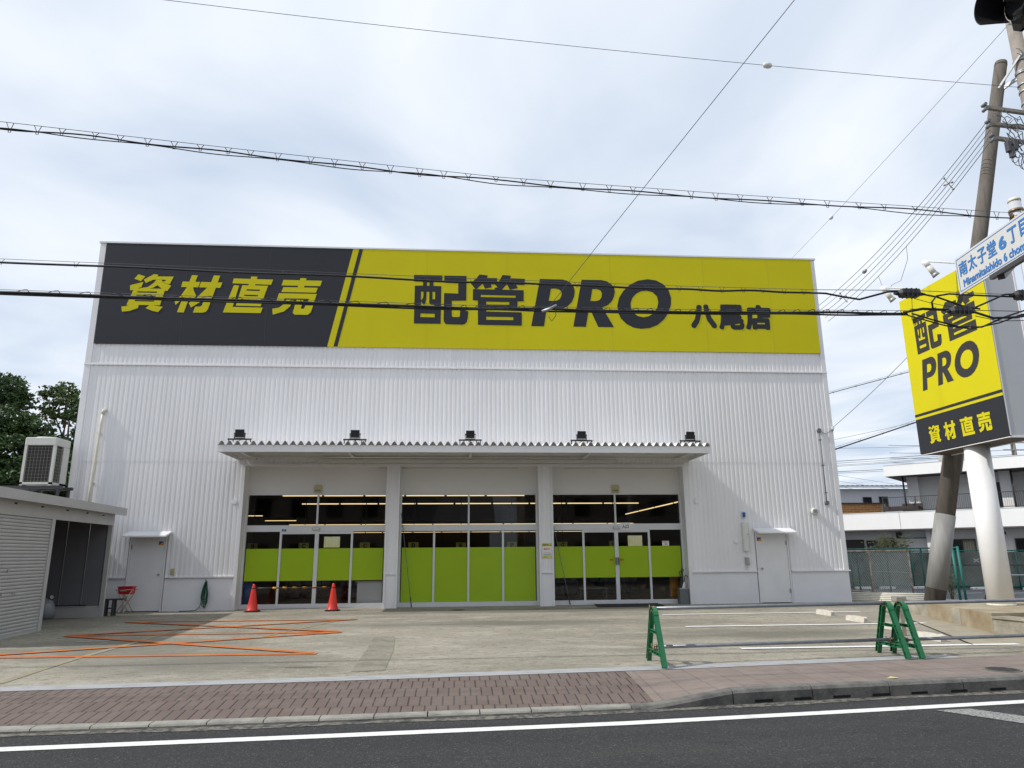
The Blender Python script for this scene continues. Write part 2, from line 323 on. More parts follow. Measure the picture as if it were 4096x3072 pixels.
class MB:
    def __init__(s): s.v = []; s.f = []; s.smooth = []
    def add(s, vs, fs, sm=False):
        k = len(s.v); s.v += [tuple(p) for p in vs]; s.f += [tuple(i + k for i in f) for f in fs]; s.smooth += [sm] * len(fs); return s
    def box(s, x0, x1, y0, y1, z0, z1):
        return s.add([(x0, y0, z0), (x1, y0, z0), (x1, y1, z0), (x0, y1, z0), (x0, y0, z1), (x1, y0, z1), (x1, y1, z1), (x0, y1, z1)],
                     [(0, 3, 2, 1), (4, 5, 6, 7), (0, 1, 5, 4), (1, 2, 6, 5), (2, 3, 7, 6), (3, 0, 4, 7)])
    def bev(s, x0, x1, y0, y1, z0, z1, c):
        """box with its four upright edges and its rims chamfered by c"""
        def ring(z, i): return [(x0 + c + i, y0 + i, z), (x1 - c - i, y0 + i, z), (x1 - i, y0 + c + i, z), (x1 - i, y1 - c - i, z), (x1 - c - i, y1 - i, z), (x0 + c + i, y1 - i, z), (x0 + i, y1 - c - i, z), (x0 + i, y0 + c + i, z)]
        e = c * 0.5
        return s.loft([ring(z0, e), ring(z0 + e, 0), ring(z1 - e, 0), ring(z1, e)])
    def loft(s, rings, cap=True, sm=False, closed=True):
        n = len(rings[0]); vs = [p for r in rings for p in r]; fs = []
        for i in range(len(rings) - 1):
            for j in range(n if closed else n - 1):
                a, b = i * n + j, i * n + (j + 1) % n
                fs.append((a, b, b + n, a + n))
        k = len(s.f)
        s.add(vs, fs, sm)
        if cap:
            q = len(s.v) - len(vs)
            s.f += [tuple(q + i for i in reversed(range(n))), tuple(q + (len(rings) - 1) * n + i for i in range(n))]; s.smooth += [False, False]
        return s
    def cyl(s, p, q, r0, r1=None, n=16, cap=True, sm=True):
        return s.tube([p, q], [r0, r0 if r1 is None else r1], n, cap, sm)
    def tube(s, pts, r, n=6, cap=True, sm=True):
        pts = [Vector(p) for p in pts]
        if not isinstance(r, (list, tuple)): r = [r] * len(pts)
        t0 = (pts[1] - pts[0]).normalized()
        u = t0.orthogonal().normalized()
        if abs(t0.z) > 0.99: u = Vector((1, 0, 0))
        rings = []
        for i, p in enumerate(pts):
            a = pts[max(i - 1, 0)]; b = pts[min(i + 1, len(pts) - 1)]
            t = (b - a).normalized()
            u = (u - t * u.dot(t)).normalized(); w = t.cross(u)
            rings.append([p + (u * math.cos(k * 2 * math.pi / n) + w * math.sin(k * 2 * math.pi / n)) * r[i] for k in range(n)])
        return s.loft(rings, cap, sm)
    def lathe(s, c, prof, n=24, sm=True):
        return s.loft([[(c[0] + r * math.cos(k * 2 * math.pi / n), c[1] + r * math.sin(k * 2 * math.pi / n), c[2] + z) for k in range(n)] for r, z in prof], True, sm)
    def beam(s, p, q, w, h, up=(0, 0, 1)):
        p, q = Vector(p), Vector(q); t = (q - p).normalized(); a = t.cross(Vector(up)).normalized(); b = a.cross(t)
        def ring(c): return [c + a * (sx * w / 2) + b * (sz * h / 2) for sx, sz in ((-1, -1), (1, -1), (1, 1), (-1, 1))]
        return s.loft([ring(p), ring(q)])
    def prism(s, loop, f0, f1):
        """2-D loop given two maps (front and back) to 3-D"""
        return s.loft([[f0(*p) for p in loop], [f1(*p) for p in loop]])
    def poly(s, loops, f):
        """flat polygon with holes, drawn through map f"""
        tri = tessellate_polygon([[Vector((p[0], p[1], 0)) for p in lp] for lp in loops])
        pts = [p for lp in loops for p in lp]
        fs = []
        for t in tri:
            a, b, c = (pts[i] for i in t)
            ar = (b[0] - a[0]) * (c[1] - a[1]) - (b[1] - a[1]) * (c[0] - a[0])
            if abs(ar) < 1e-10: continue
            fs.append(t if ar > 0 else (t[0], t[2], t[1]))
        return s.add([f(*p) for p in pts], fs)
    def build(s, name, m, parent=None, root=None):
        me = bpy.data.meshes.new(name)
        o = bpy.data.objects.new(name, me)
        off = Vector((0, 0, 0))
        if parent: off = wloc(parent)
        me.from_pydata([tuple(Vector(p) - off) for p in s.v], [], s.f)
        me.polygons.foreach_set("use_smooth", s.smooth)
        me.update()
        me.materials.append(m)
        COL.objects.link(o)
        if parent: o.parent = parent
        return o

def tag(o, label=None, cat=None, group=None, kind=None):
    if label: o["label"] = label
    if cat: o["category"] = cat
    if group: o["group"] = group
    if kind: o["kind"] = kind
    return o
def thing(name, loc, label, cat, group=None):
    o = bpy.data.objects.new(name, None); o.empty_display_size = 0.1
    COL.objects.link(o); o.location = loc
    return tag(o, label, cat, group)
def copy_tree(o, parent=None):
    c = o.copy(); COL.objects.link(c)
    if parent: c.parent = parent
    for ch in [x for x in o.children]: copy_tree(ch, c)
    return c
def sheet(name, pts, z, m, label=None):
    """flat ground sheet"""
    o = MB().poly([pts], lambda x, y: (x, y, z)).build(name, m)
    return tag(o, kind="structure")
def strip(name, pts, w, z, m):
    """painted line of width w along a polyline"""
    mb = MB(); P = [Vector((p[0], p[1], 0)) for p in pts]; rows = []
    for i, p in enumerate(P):
        t = (P[min(i + 1, len(P) - 1)] - P[max(i - 1, 0)]).normalized(); nn = Vector((-t.y, t.x, 0))
        rows.append([(p.x + nn.x * w / 2, p.y + nn.y * w / 2, z), (p.x - nn.x * w / 2, p.y - nn.y * w / 2, z)])
    for a, b in zip(rows, rows[1:]): mb.add([a[1], b[1], b[0], a[0]], [(0, 1, 2, 3)])
    return tag(mb.build(name, m), kind="structure")

# ------------------------------------------------------------------ lettering
GLYPHS = {
  'hai': ([-1.409, 8.5, 0.322, 10.135], [[[(0,998),(518,999),(518,858),(359,860),(357,778),(502,777),(500,9),(19,8),(20,777),(168,781),(168,859),(3,863)],[(240,854),(285,855),(284,779),(242,778)],[(134,657),(180,655),(178,561),(168,516),(138,475)],[(237,656),(285,657),(286,441),(295,406),(327,394),(377,390),(392,375),(392,344),(137,347),(138,454),(193,384),(219,426),(232,506)],[(343,655),(393,656),(391,506),(345,505)],[(135,214),(391,210),(391,139),(133,139)]],[[(553,996),(962,999),(960,489),(696,481),(699,174),(714,152),(827,152),(845,166),(851,311),(999,273),(987,125),(971,58),(937,14),(888,0),(623,3),(583,13),(555,62),(551,116),(555,636),(811,632),(811,843),(555,848)]]]),
  'kan': ([0.399, 8.5, 2.127, 10.195], [[[(157,999),(310,984),(295,934),(484,933),(481,805),(368,803),(385,746),(257,716),(222,804),(207,807),(112,710),(77,706),(0,813),(57,874),(107,930)]],[[(585,999),(741,988),(726,935),(999,931),(994,806),(839,807),(866,740),(717,704),(674,801),(654,803),(573,705),(518,706),(436,707),(433,736),(493,748),(448,801),(519,874),(554,940)]],[[(38,703),(433,704),(976,701),(972,479),(860,477),(854,302),(283,302),(283,265),(934,261),(933,0),(132,2),(128,479),(36,482)],[(183,592),(826,589),(823,549),(181,549)],[(283,460),(707,459),(705,407),(283,404)],[(283,164),(778,165),(778,106),(281,103)]]]),
  'letter_p': ([2.312, 8.492, 3.737, 10.087], [[[(213,999),(720,997),(832,974),(918,920),(980,837),(999,744),(981,636),(927,522),(835,435),(727,385),(592,362),(352,361),(285,0),(0,0)],[(460,797),(580,799),(659,775),(697,723),(692,649),(653,581),(581,542),(502,536),(402,536)]]]),
  'letter_r': ([3.656, 8.496, 5.044, 10.094], [[[(225,996),(688,999),(828,973),(932,907),(990,825),(999,743),(969,637),(915,546),(821,463),(687,416),(944,2),(577,1),(410,352),(370,351),(292,0),(0,0)],[(473,802),(589,803),(662,774),(694,714),(680,632),(637,574),(545,547),(416,548)]]]),
  'letter_o': ([5.106, 8.458, 6.89, 10.158], [[[(587,999),(742,977),(869,904),(960,785),(999,630),(988,488),(934,332),(842,191),(720,84),(576,19),(421,0),(282,21),(157,88),(60,190),(7,314),(0,454),(38,609),(122,752),(243,875),(403,965)],[(556,765),(664,736),(738,652),(758,540),(732,427),(669,327),(575,256),(471,230),(369,252),(289,313),(246,410),(247,515),(283,614),(358,701),(451,752)]]]),
  'shi': ([-10.216, 8.736, -8.773, 9.97], [[[(266,990),(411,935),(333,808),(193,869)]],[[(586,999),(677,986),(661,941),(999,945),(930,741),(879,748),(774,797),(832,824),(850,856),(668,861),(579,849),(437,762),(389,851)]],[[(124,695),(387,787),(357,649),(300,625),(271,568),(132,564)]],[[(649,856),(759,853),(796,777),(967,704),(895,558),(824,576),(682,709),(598,638),(501,609),(352,606),(334,623),(487,653),(597,759)]],[[(211,612),(854,618),(778,182),(98,181)],[(288,537),(693,540),(688,504),(281,504)],[(280,437),(674,432),(669,398),(273,404)],[(264,310),(658,304),(651,273),(255,276)]],[[(162,188),(347,182),(339,101),(169,21),(23,0),(0,131),(87,146)]],[[(493,104),(578,192),(841,142),(758,6),(632,34)]]]),
  'zai': ([-8.665, 8.745, -7.297, 9.97], [[[(315,994),(443,992),(219,0),(71,5)]],[[(127,820),(511,816),(476,672),(104,673)]],[[(235,676),(352,671),(167,358),(23,193),(0,285),(136,474)]],[[(341,679),(369,672),(384,597),(452,443),(400,351),(315,414)]],[[(532,817),(999,813),(961,668),(497,672)]],[[(796,999),(936,995),(738,101),(697,28),(619,1),(419,2),(454,156),(568,161),(597,193)]],[[(682,677),(822,667),(644,356),(366,131),(307,251),(476,404)]]]),
  'choku': ([-7.204, 8.766, -5.771, 9.963], [[[(167,935),(999,923),(966,779),(145,800)]],[[(533,999),(664,994),(623,719),(479,715)]],[[(179,748),(292,742),(193,155),(826,149),(790,0),(0,1)]],[[(358,750),(903,753),(779,185),(259,191)],[(463,643),(741,639),(731,599),(451,605)],[(425,495),(709,489),(699,451),(413,457)],[(392,353),(677,344),(667,307),(380,316)]]]),
  'bai': ([-5.729, 8.723, -4.266, 9.943], [[[(189,942),(999,937),(965,790),(156,790)]],[[(542,999),(669,994),(627,728),(494,738)]],[[(199,744),(918,744),(883,611),(162,611)]],[[(117,576),(905,577),(841,287),(715,292),(748,442),(242,442),(194,290),(61,313)]],[[(278,409),(426,400),(359,223),(245,91),(19,0),(0,155),(139,192),(230,285)]],[[(490,409),(633,399),(587,176),(654,170),(680,257),(842,261),(800,77),(742,11),(470,10),(428,56)]]]),
}

def glyph(mb, key, box, f, shear=0.0):
    x0, z0, x1, z1 = box
    for k, poly in enumerate(GLYPHS[key][1]):
        loops = []
        for lp in poly:
            q = []
            for u, v in lp:
                u, v = u / 999, v / 999
                x = x0 + u * (x1 - x0)
                q.append((x + shear * (v - 0.5) * (z1 - z0), z0 + v * (z1 - z0)))
            loops.append(q)
        mb.poly(loops, lambda a, b, k=k: f(a, b, k * 0.0007))
def text(mb, body, box, f, bold=0.0, keep=False):
    """lettering fitted into box=(x0,z0,x1,z1); bold thickens by laying shifted copies, each a hair in front"""
    c = bpy.data.curves.new("tmp", 'FONT'); c.body = body; c.resolution_u = 3
    o = bpy.data.objects.new("tmp", c); COL.objects.link(o)
    bpy.context.view_layer.update()
    me = bpy.data.meshes.new_from_object(o.evaluated_get(bpy.context.evaluated_depsgraph_get()))
    vs = [v.co.copy() for v in me.vertices]; fs = [tuple(p.vertices) for p in me.polygons]
    bpy.data.objects.remove(o); bpy.data.curves.remove(c); bpy.data.meshes.remove(me)
    if not vs: return
    ax, bx = min(v.x for v in vs), max(v.x for v in vs); ay, by = min(v.y for v in vs), max(v.y for v in vs)
    x0, z0, x1, z1 = box
    sx, sz = (x1 - x0 - 2 * bold) / (bx - ax), (z1 - z0 - 2 * bold) / max(by - ay, 1e-6)
    shifts = [(0, 0)] if not bold else [(0, 0), (1, 0), (-1, 0), (0, 1), (0, -1), (.75, .75), (-.75, .75), (.75, -.75), (-.75, -.75)]
    for k, (a, b) in enumerate(shifts):
        pts = [(x0 + bold + (v.x - ax) * sx + a * bold, z0 + bold + (v.y - ay) * sz + b * bold) for v in vs]
        g = []
        for t in fs:
            p, q, r = pts[t[0]], pts[t[1]], pts[t[2]]
            ar = (q[0] - p[0]) * (r[1] - p[1]) - (q[1] - p[1]) * (r[0] - p[0])
            g.append(t if ar > 0 else tuple(reversed(t)))
        mb.add([f(p[0], p[1], k * 0.0004) for p in pts], g)
def rect(mb, box, f):
    x0, z0, x1, z1 = box
    return mb.poly([[(x0, z0), (x1, z0), (x1, z1), (x0, z1)]], f)
def facing(y):
    """a wall facing the road at depth y: x to the right, z up"""
    return lambda x, z, d=0.0: (x, y - d, z)
# ================================================================== SETTING
def lerp_y(tab, x):
    if x <= tab[1][0]: (a, b), (c, d) = tab[0], tab[1]
    elif x >= tab[-2][0]: (a, b), (c, d) = tab[-2], tab[-1]
    else: (a, b), (c, d) = next((p, q) for p, q in zip(tab, tab[1:]) if p[0] <= x <= q[0])
    return b + (d - b) * (x - a) / (c - a)
def edge_y(x): return lerp_y([(-5.2, 9.18), (-1.27, 9.42), (2.88, 9.76), (6.31, 10.18), (9, 10.55)], x)       # back edge of the pavement
def kerb_y(x): return lerp_y([(-4.33, 7.78), (-1.05, 7.93), (2.17, 8.14), (4.05, 8.40), (6.82, 8.69)], x)     # road face of the kerb
def kerb_top(x): return -0.115 if x < 2.15 else (-0.115 + 0.115 * min(1, (x - 2.15) / 0.95))
sheet("ground", [(-400, -400), (400, -400), (400, 900), (-400, 900)], -0.30, M['asphalt2'])
xs = [-60] + [-12 + 0.55 * i for i in range(60)] + [60]
road_front = [(x, kerb_y(x) + 0.05) for x in xs]
sheet("road", [(-60, -0.8), (60, -0.8)] + road_front[::-1], -0.152, M['asphalt'])
far = MB().box(-60, 60, -40, -0.8, -0.30, -0.02).build("pavement", M['tile']); tag(far, kind="structure")
yard = MB()
yp_ = [(x, edge_y(x) - 0.02) for x in xs]
sheet("yard", yp_ + [(60, 75), (-60, 75)], 0.0, M['lot'])
# pavement that dips at the crossover
def pavement(name, xa, xb, m):
    n = max(2, int((xb - xa) / 0.3)); rows = []
    for i in range(n + 1):
        x = xa + (xb - xa) * i / n; yb, yf = edge_y(x), kerb_y(x) + 0.16
        rows.append([(x, yf + (yb - yf) * t, kerb_top(x) * (1 - t) ** 1.3 + 0.002) for t in (0, .25, .5, .75, 1)])
    mb = MB()
    for a, b in zip(rows, rows[1:]):
        for j in range(4): mb.add([a[j], b[j], b[j + 1], a[j + 1]], [(0, 1, 2, 3)])
    return tag(mb.build(name, m), kind="structure")
pavement("brick_pavement", -14, 2.2, M['brick'])
pavement("tiled_pavement", 2.2, 24, M['tile'])
# kerb stones, each a stone of its own on the ground
def kerb_stone(xa, xb, m, slots=()):
    g = 0.006; n = 7
    rings = []
    for i in range(n):
        x = xa + g + (xb - xa - 2 * g) * i / (n - 1); y = kerb_y(x); h = kerb_top(x) + 0.004
        rings.append([(x, y, -0.25), (x, y + 0.005, h - 0.035), (x, y + 0.03, h - 0.006), (x, y + 0.05, h), (x, y + 0.165, h), (x, y + 0.165, -0.25)])
    return MB().loft(rings)
x = -13.9; k = 0
for i in range(29):
    o = kerb_stone(x, x + 0.545, M['kerb']).build("kerb", M['kerb']); tag(o, kind="structure"); x += 0.545
o = kerb_stone(x, 3.08, M['kerb_dark']).build("kerb", M['kerb_dark']); tag(o, kind="structure")
x = 3.08
while x < 14:
    o = kerb_stone(x, x + 0.98, M['kerb_dark']).build("kerb", M['kerb_dark']); tag(o, kind="structure"); x += 0.98
sl = MB()
for x in (3.45, 3.93, 4.42, 4.92, 5.42, 5.95, 6.48, 7.0, 7.5, 8.0, 8.5, 9.0):
    sl.add([(x + a, kerb_y(x + a) - 0.003, z) for a, z in ((-0.11, -0.136), (0.11, -0.136), (0.11, -0.108), (-0.11, -0.108))], [(0, 1, 2, 3)])
tag(sl.build("kerb_drain", M['slot']), kind="structure")
shade_grm = MB(); xg = [-13.9 + .3 * i for i in range(54)]  # dark strip: shade and dirt of the kerb's road side put into colour
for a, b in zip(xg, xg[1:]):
    shade_grm.add([(a, kerb_y(a) - .004, -.16), (b, kerb_y(b) - .004, -.16), (b, kerb_y(b) + .003, kerb_top(b) - .016), (a, kerb_y(a) + .003, kerb_top(a) - .016)], [(0, 1, 2, 3)])
tag(shade_grm.build("kerb_shade_grime", M['kerb_dark']), kind="structure")
strip("road_edge", [(x, kerb_y(x) - 0.03 - 0.03 * math.sin(x * 2.1)) for x in [-13 + 0.5 * i for i in range(56)]], 0.22, -0.148, M['dust'])
strip("road_line", [(-60, 2.6), (-14, 6.45), (-4, 7.19), (-0.97, 7.37), (1.7, 7.545), (4.0, 7.79), (6.3, 8.06), (12, 8.75), (60, 14.5)], 0.155, -0.147, M['line'])
sheet("road_line", [(5.07, 7.75), (5.47, 7.78), (6.6, 6.3), (6.15, 6.2)], -0.146, M['fline'])
gut = strip("gutter", [(x, edge_y(x) + 0.16) for x in [-14 + 0.5 * i for i in range(42)]] + [(7.2, 10.42)], 0.31, 0.006, M['gutter'])
# painted lines in the yard
for a, b in (((5.06, 17.97), (10.13, 17.99)), ((4.72, 15.08), (9.86, 15.02)), ((4.51, 11.62), (9.1, 11.54))):
    strip("bay_line", [a, b], 0.155, 0.010, M['pline'])
for k, (a, b) in enumerate((((-7.6, 12.2), (-2.14, 11.95)), ((-7.55, 15.21), (-2.24, 15.12)), ((-7.68, 18.12), (-2.31, 17.93)), ((-7.6, 12.25), (-2.26, 15.08)), ((-7.5, 15.18), (-2.2, 12.0)), ((-7.5, 15.22), (-2.35, 17.9)), ((-7.62, 18.08), (-2.3, 15.16)))):
    strip("orange_line", [a, b], 0.17, 0.008 + 0.0015 * k, M['oline'])
strip("yellow_line", [(-5.55, 9.75), (-5.66, 11.13), (-5.71, 11.9), (-5.7, 13.9), (-5.8, 18.2)], 0.12, 0.0055, M['yline'])
strip("yellow_line", [(-3.6, 14.6), (-2.7, 17.9)], 0.09, 0.0055, M['yline'])
for x, y in ((-6.6, 12.9), (-6.55, 14.2), (-6.35, 15.7), (-6.4, 17.1)):
    strip("bay_line", [(x - 0.28, y), (x + 0.28, y + 0.06)], 0.11, 0.005, M['yline'] if x < -6.58 else M['gutter'])
sheet("concrete_patch", [(-1.36, 10.15), (-0.92, 10.15), (-0.98, 12.3), (-1.12, 14.2), (-1.5, 14.2), (-1.42, 12.3)], 0.0045, M['lot3'])
rc = random.Random(3)
for x0, y0, x1, y1 in ((2.2, 19.6, 9, 16.9), (-1.5, 10.0, -0.7, 10.35), (5.2, 13.0, 9.2, 13.4), (-2.6, 10.6, -1.9, 10.75)):
    n_ = 26; strip("yard_crack", [(x0 + (x1 - x0) * i / n_ + rc.gauss(0, .02), y0 + (y1 - y0) * i / n_ + rc.gauss(0, .02)) for i in range(n_ + 1)], 0.010, 0.0062, M['lot3'])
sheet("concrete_apron", [(8.33, 11.55), (9.95, 10.8), (9.93, 12.4), (9.82, 13.0), (10.38, 14.7), (10.88, 16.3), (11.1, 17.9), (10.6, 17.6), (10.18, 16.2)], 0.005, M['lot2'])
strip("yard_joint", [(8.33, 11.55), (10.18, 16.2), (10.9, 18.3)], 0.03, 0.012, M['slot'])
strip("yard_joint", [(-11, 20.75), (14, 20.55)], 0.012, 0.004, M['conc_dark'])
sheet("neighbour_parking", [(14.6, 14), (60, 14), (60, 60), (14.6, 60)], 0.006, M['asphalt2'])
for a, b in (((17.2, 24.6), (18.6, 24.9)), ((19.3, 24.4), (20.6, 24.8)), ((15.6, 25.6), (16.8, 25.9)), ((20.2, 22.0), (21.9, 22.4))):
    strip("bay_line", [a, b], 0.10, 0.012, M['pline'])

# ================================================================== STORE BUILDING
Y0 = 21.45
BX0, BX1, TOP = -11.08, 11.87, 10.98
store = thing("store_building", (0, Y0, 0), "large white ribbed-metal store with three glazed shopfront bays", "building")
PITCH = 0.1365
PROF = [(0, 0), (0.068, 0), (0.079, 0.0095), (0.1255, 0.0095), (PITCH, 0)]     # along x, depth behind the face
def cladding(mb, x0, x1, z0, z1, y=Y0):
    pts = []
    i = math.floor(x0 / PITCH) - 1
    while i * PITCH < x1 + PITCH:
        for a, d in PROF[:-1]: pts.append((i * PITCH + a, d))
        i += 1
    def at(x):
        for (a, da), (b, db) in zip(pts, pts[1:]):
            if a <= x <= b: return da + (db - da) * (x - a) / (b - a)
    line = [(x0, at(x0))] + [p for p in pts if x0 + 1e-4 < p[0] < x1 - 1e-4] + [(x1, at(x1))]
    for (a, da), (b, db) in zip(line, line[1:]):
        mb.add([(a, y + da, z0), (b, y + db, z0), (b, y + db, z1), (a, y + da, z1)], [(0, 1, 2, 3)])
    mb.add([(line[0][0], y + 0.02, z1), (line[-1][0], y + 0.02, z1), (line[-1][0], y - 0.0, z1), (line[0][0], y - 0.0, z1)], [(0, 1, 2, 3)])
wall = MB()
SEAM = 4.18
cladding(wall, BX0 + .1, BX1 - .1, 7.13, 7.75)
for a, b in ((BX0 + .1, -6.27), (7.02, BX1 - .1)):
    cladding(wall, a, b, SEAM, 7.07)
cladding(wall, -6.27, 7.02, 4.30, 7.07)
for a, b, z in ((BX0 + .1, -9.22, .93), (-9.22, -8.16, 2.05), (-8.16, -6.27, .93), (7.02, 9.02, .93), (9.02, 10.08, 2.05), (10.08, BX1 - .1, .93)):
    cladding(wall, a, b, z, SEAM, Y0 + 0.006)
cladding(wall, -6.27, 7.02, 4.13, 4.30, Y0 + 0.006)
wall.box(BX0 + .1, BX1 - .1, Y0 + .02, Y0 + .1, 7.75, TOP)                     # wall behind the sign
wall.build("wall", M['clad'], store)
inner = MB()
inner.box(BX0 + .02, BX0 + .1, Y0 + .03, 66, 0, TOP - .1).box(BX1 - .1, BX1 - .02, Y0 + .03, 66, 0, TOP - .1).box(BX0 + .1, BX1 - .1, 65.9, 66, 0, TOP - .1)
inner.build("outer_wall", M['trim'], store)
MB().box(BX0, BX1, Y0 - 0.0, 66, TOP - .08, TOP - .02).build("roof", M['shed_roof'], store)
MB().box(BX0 - .03, BX1 + .03, Y0 - .06, Y0 + .25, TOP - .005, TOP + .045).build("parapet_cap", M['trim'], store)
for a, b in ((BX0, BX0 + .17), (BX1 - .15, BX1)):
    MB().box(a, b, Y0 - .022, Y0 + .15, .94, TOP - .01).build("corner_trim", M['trim'], store)
bt = MB(); bt.box(BX0 - .01, BX1 + .01, Y0 - .04, Y0 + .03, 7.07, 7.10).box(BX0 - .01, BX1 + .01, Y0 - .02, Y0 + .03, 7.10, 7.135)
bt.build("belt_trim", M['trim'], store)
for a, b in ((BX0, -9.22), (-8.16, -6.27), (7.02, 9.02), (10.08, BX1 + .01)):
    pl = MB(); pl.box(a, b, Y0 + .016, Y0 + .12, 0.0, 0.29).box(a, b, Y0 + .016, Y0 + .12, .293, .60).box(a, b, Y0 + .016, Y0 + .12, .603, .90).box(a, b, Y0 + .019, Y0 + .11, .28, .61)
    pl.build("plinth", M['plinth'], store)
for a, b in ((BX0, -9.22), (-8.16, -6.27), (7.02, 9.02), (10.08, BX1 + .05)):
    fl = MB(); fl.box(a, b, Y0 - .035, Y0 + .1, .90, .935)
    fl.build("flashing", M['trim'], store)
# ---- bays
YG = 21.85
tr = MB()
tr.box(-6.27, -6.17, Y0 - .03, YG, 0, 4.13).box(6.92, 7.02, Y0 - .03, YG, 0, 4.13).box(-6.17, 6.92, Y0 - .03, Y0 + .1, 4.06, 4.13).box(-6.17, 6.92, Y0 + .1, YG, 4.07, 4.12)
tr.build("opening_trim", M['trim'], store)
for a, b in ((-2.06, -1.67), (2.46, 2.89)):
    p = MB(); cladding(p, a + .05, b - .05, 0.97, 4.06, Y0 + .01)
    p.box(a, a + .05, Y0 - .02, YG, 0, 4.06).box(b - .05, b, Y0 - .02, YG, 0, 4.06).box(a + .05, b - .05, Y0 - .022, Y0 + .04, .93, .97).box(a + .05, b - .05, Y0 + .022, Y0 + .1, 0, .93)
    p.build("pillar", M['clad'], store)
def shopfront(x0, x1, mulls, upper, full_film, door_pair):
    fr = MB()
    fr.box(x0, x0 + .05, YG - .03, YG + .06, 0, 3.27).box(x1 - .05, x1, YG - .03, YG + .06, 0, 3.27)
    fr.box(x0 + .05, x1 - .05, YG - .03, YG + .06, 3.235, 3.275)
    fr.box(x0 + .05, x1 - .05, YG - .04, YG + .06, 2.17, 2.355)
    fr.box(x0 + .05, x1 - .05, YG - .03, YG + .06, 0.0, 0.13)
    fr.box(upper - .025, upper + .025, YG - .03, YG + .06, 2.355, 3.235)
    for k, m_ in enumerate(mulls):
        w = .03 if not (door_pair and k == 1) else .055
        fr.box(m_ - w, m_ + w, YG - .025, YG + .05, .13, 2.17)
    if door_pair:
        fr.box(mulls[0] + .03, mulls[1] - .055, YG - .02, YG + .05, 2.10, 2.17).box(mulls[1] + .055, mulls[2] - .03, YG - .02, YG + .05, 2.10, 2.17)
        fr.box(mulls[1] - .004, mulls[1] + .004, YG - .032, YG - .024, .13, 2.12)
        fr.box(mulls[0] - .03, mulls[2] + .03, YG - .038, YG - .03, .02, .10)
    f = fr.build("shopfront", M['alu'], store)
    MB().box(x0, x1, YG - .012, YG + .05, 3.275, 4.07).build("header_panel", M['panel'], f)
    xs_ = [x0 + .05] + mulls + [x1 - .05]
    for a, b in zip(xs_, xs_[1:]):
        MB().add([(a, YG + .02, .13), (b, YG + .02, .13), (b, YG + .02, 2.17), (a, YG + .02, 2.17)], [(0, 1, 2, 3)]).build("pane", M['glass'], f)
        lo = .135 if full_film else .775
        MB().box(a + .028, b - .028, YG + .010, YG + .013, lo, 1.685).build("lime_film", M['film'], f)
    for a, b in ((x0 + .05, upper - .025), (upper + .025, x1 - .05)):
        MB().add([(a, YG + .02, 2.355), (b, YG + .02, 2.355), (b, YG + .02, 3.235), (a, YG + .02, 3.235)], [(0, 1, 2, 3)]).build("pane", M['glass'], f)
    return f
shopfront(-6.17, -2.06, [-5.12, -4.08, -3.06], -4.10, False, True)
shopfront(-1.67, 2.46, [-.645, .38, 1.41], .38, True, False)
f3 = shopfront(2.89, 6.92, [3.85, 4.86, 5.87], 4.86, False, True)
for x in (4.825, 4.90):
    MB().bev(x - .022, x + .022, YG - .075, YG - .03, 1.14, 1.36, .008).build("door_handle", M['dgrey'], f3)
# ---- side doors and their little roofs
def side_door(x0, x1, knob_x, hinge_x):
    fr = MB(); fr.box(x0, x0 + .04, Y0 - .01, Y0 + .06, 0, 2.02).box(x1 - .04, x1, Y0 - .01, Y0 + .06, 0, 2.02).box(x0, x1, Y0 - .01, Y0 + .06, 2.02, 2.06)
    f = fr.build("door_frame", M['trim'], store)
    MB().box(x0 + .045, x1 - .045, Y0 + .012, Y0 + .06, .02, 2.012).build("door", M['trim'], f)
    MB().lathe((0, 0, 0), [(.012, 0), (.012, .03), (.03, .04), (.034, .06), (.02, .075)], 14)
    k = MB(); k.cyl((knob_x, Y0 + .012, 1.0), (knob_x, Y0 - .03, 1.0), .013).cyl((knob_x, Y0 - .03, 1.0), (knob_x, Y0 - .045, 1.0), .02, .034).cyl((knob_x, Y0 - .045, 1.0), (knob_x, Y0 - .068, 1.0), .034, .018)
    k.build("door_knob", M['steel'], f)
    for z in (.35, 1.75):
        MB().box(hinge_x - .012, hinge_x + .012, Y0 - .02, Y0 + .01, z - .06, z + .06).build("hinge", M['steel'], f)
    aw = MB()
    ax0, ax1, yo = x0 - .06, x1 + .1, Y0 - .45
    aw.loft([[(ax0, Y0, 2.19), (ax0, yo, 2.06), (ax0, yo, 2.015), (ax0, yo + .02, 2.015), (ax0, Y0, 2.14)], [(ax1, Y0, 2.19), (ax1, yo, 2.06), (ax1, yo, 2.015), (ax1, yo + .02, 2.015), (ax1, Y0, 2.14)]])
    aw.build("door_awning", M['trim'], store)
side_door(-9.20, -8.18, -8.32, -9.14)
side_door(9.04, 10.06, 9.17, 9.99)
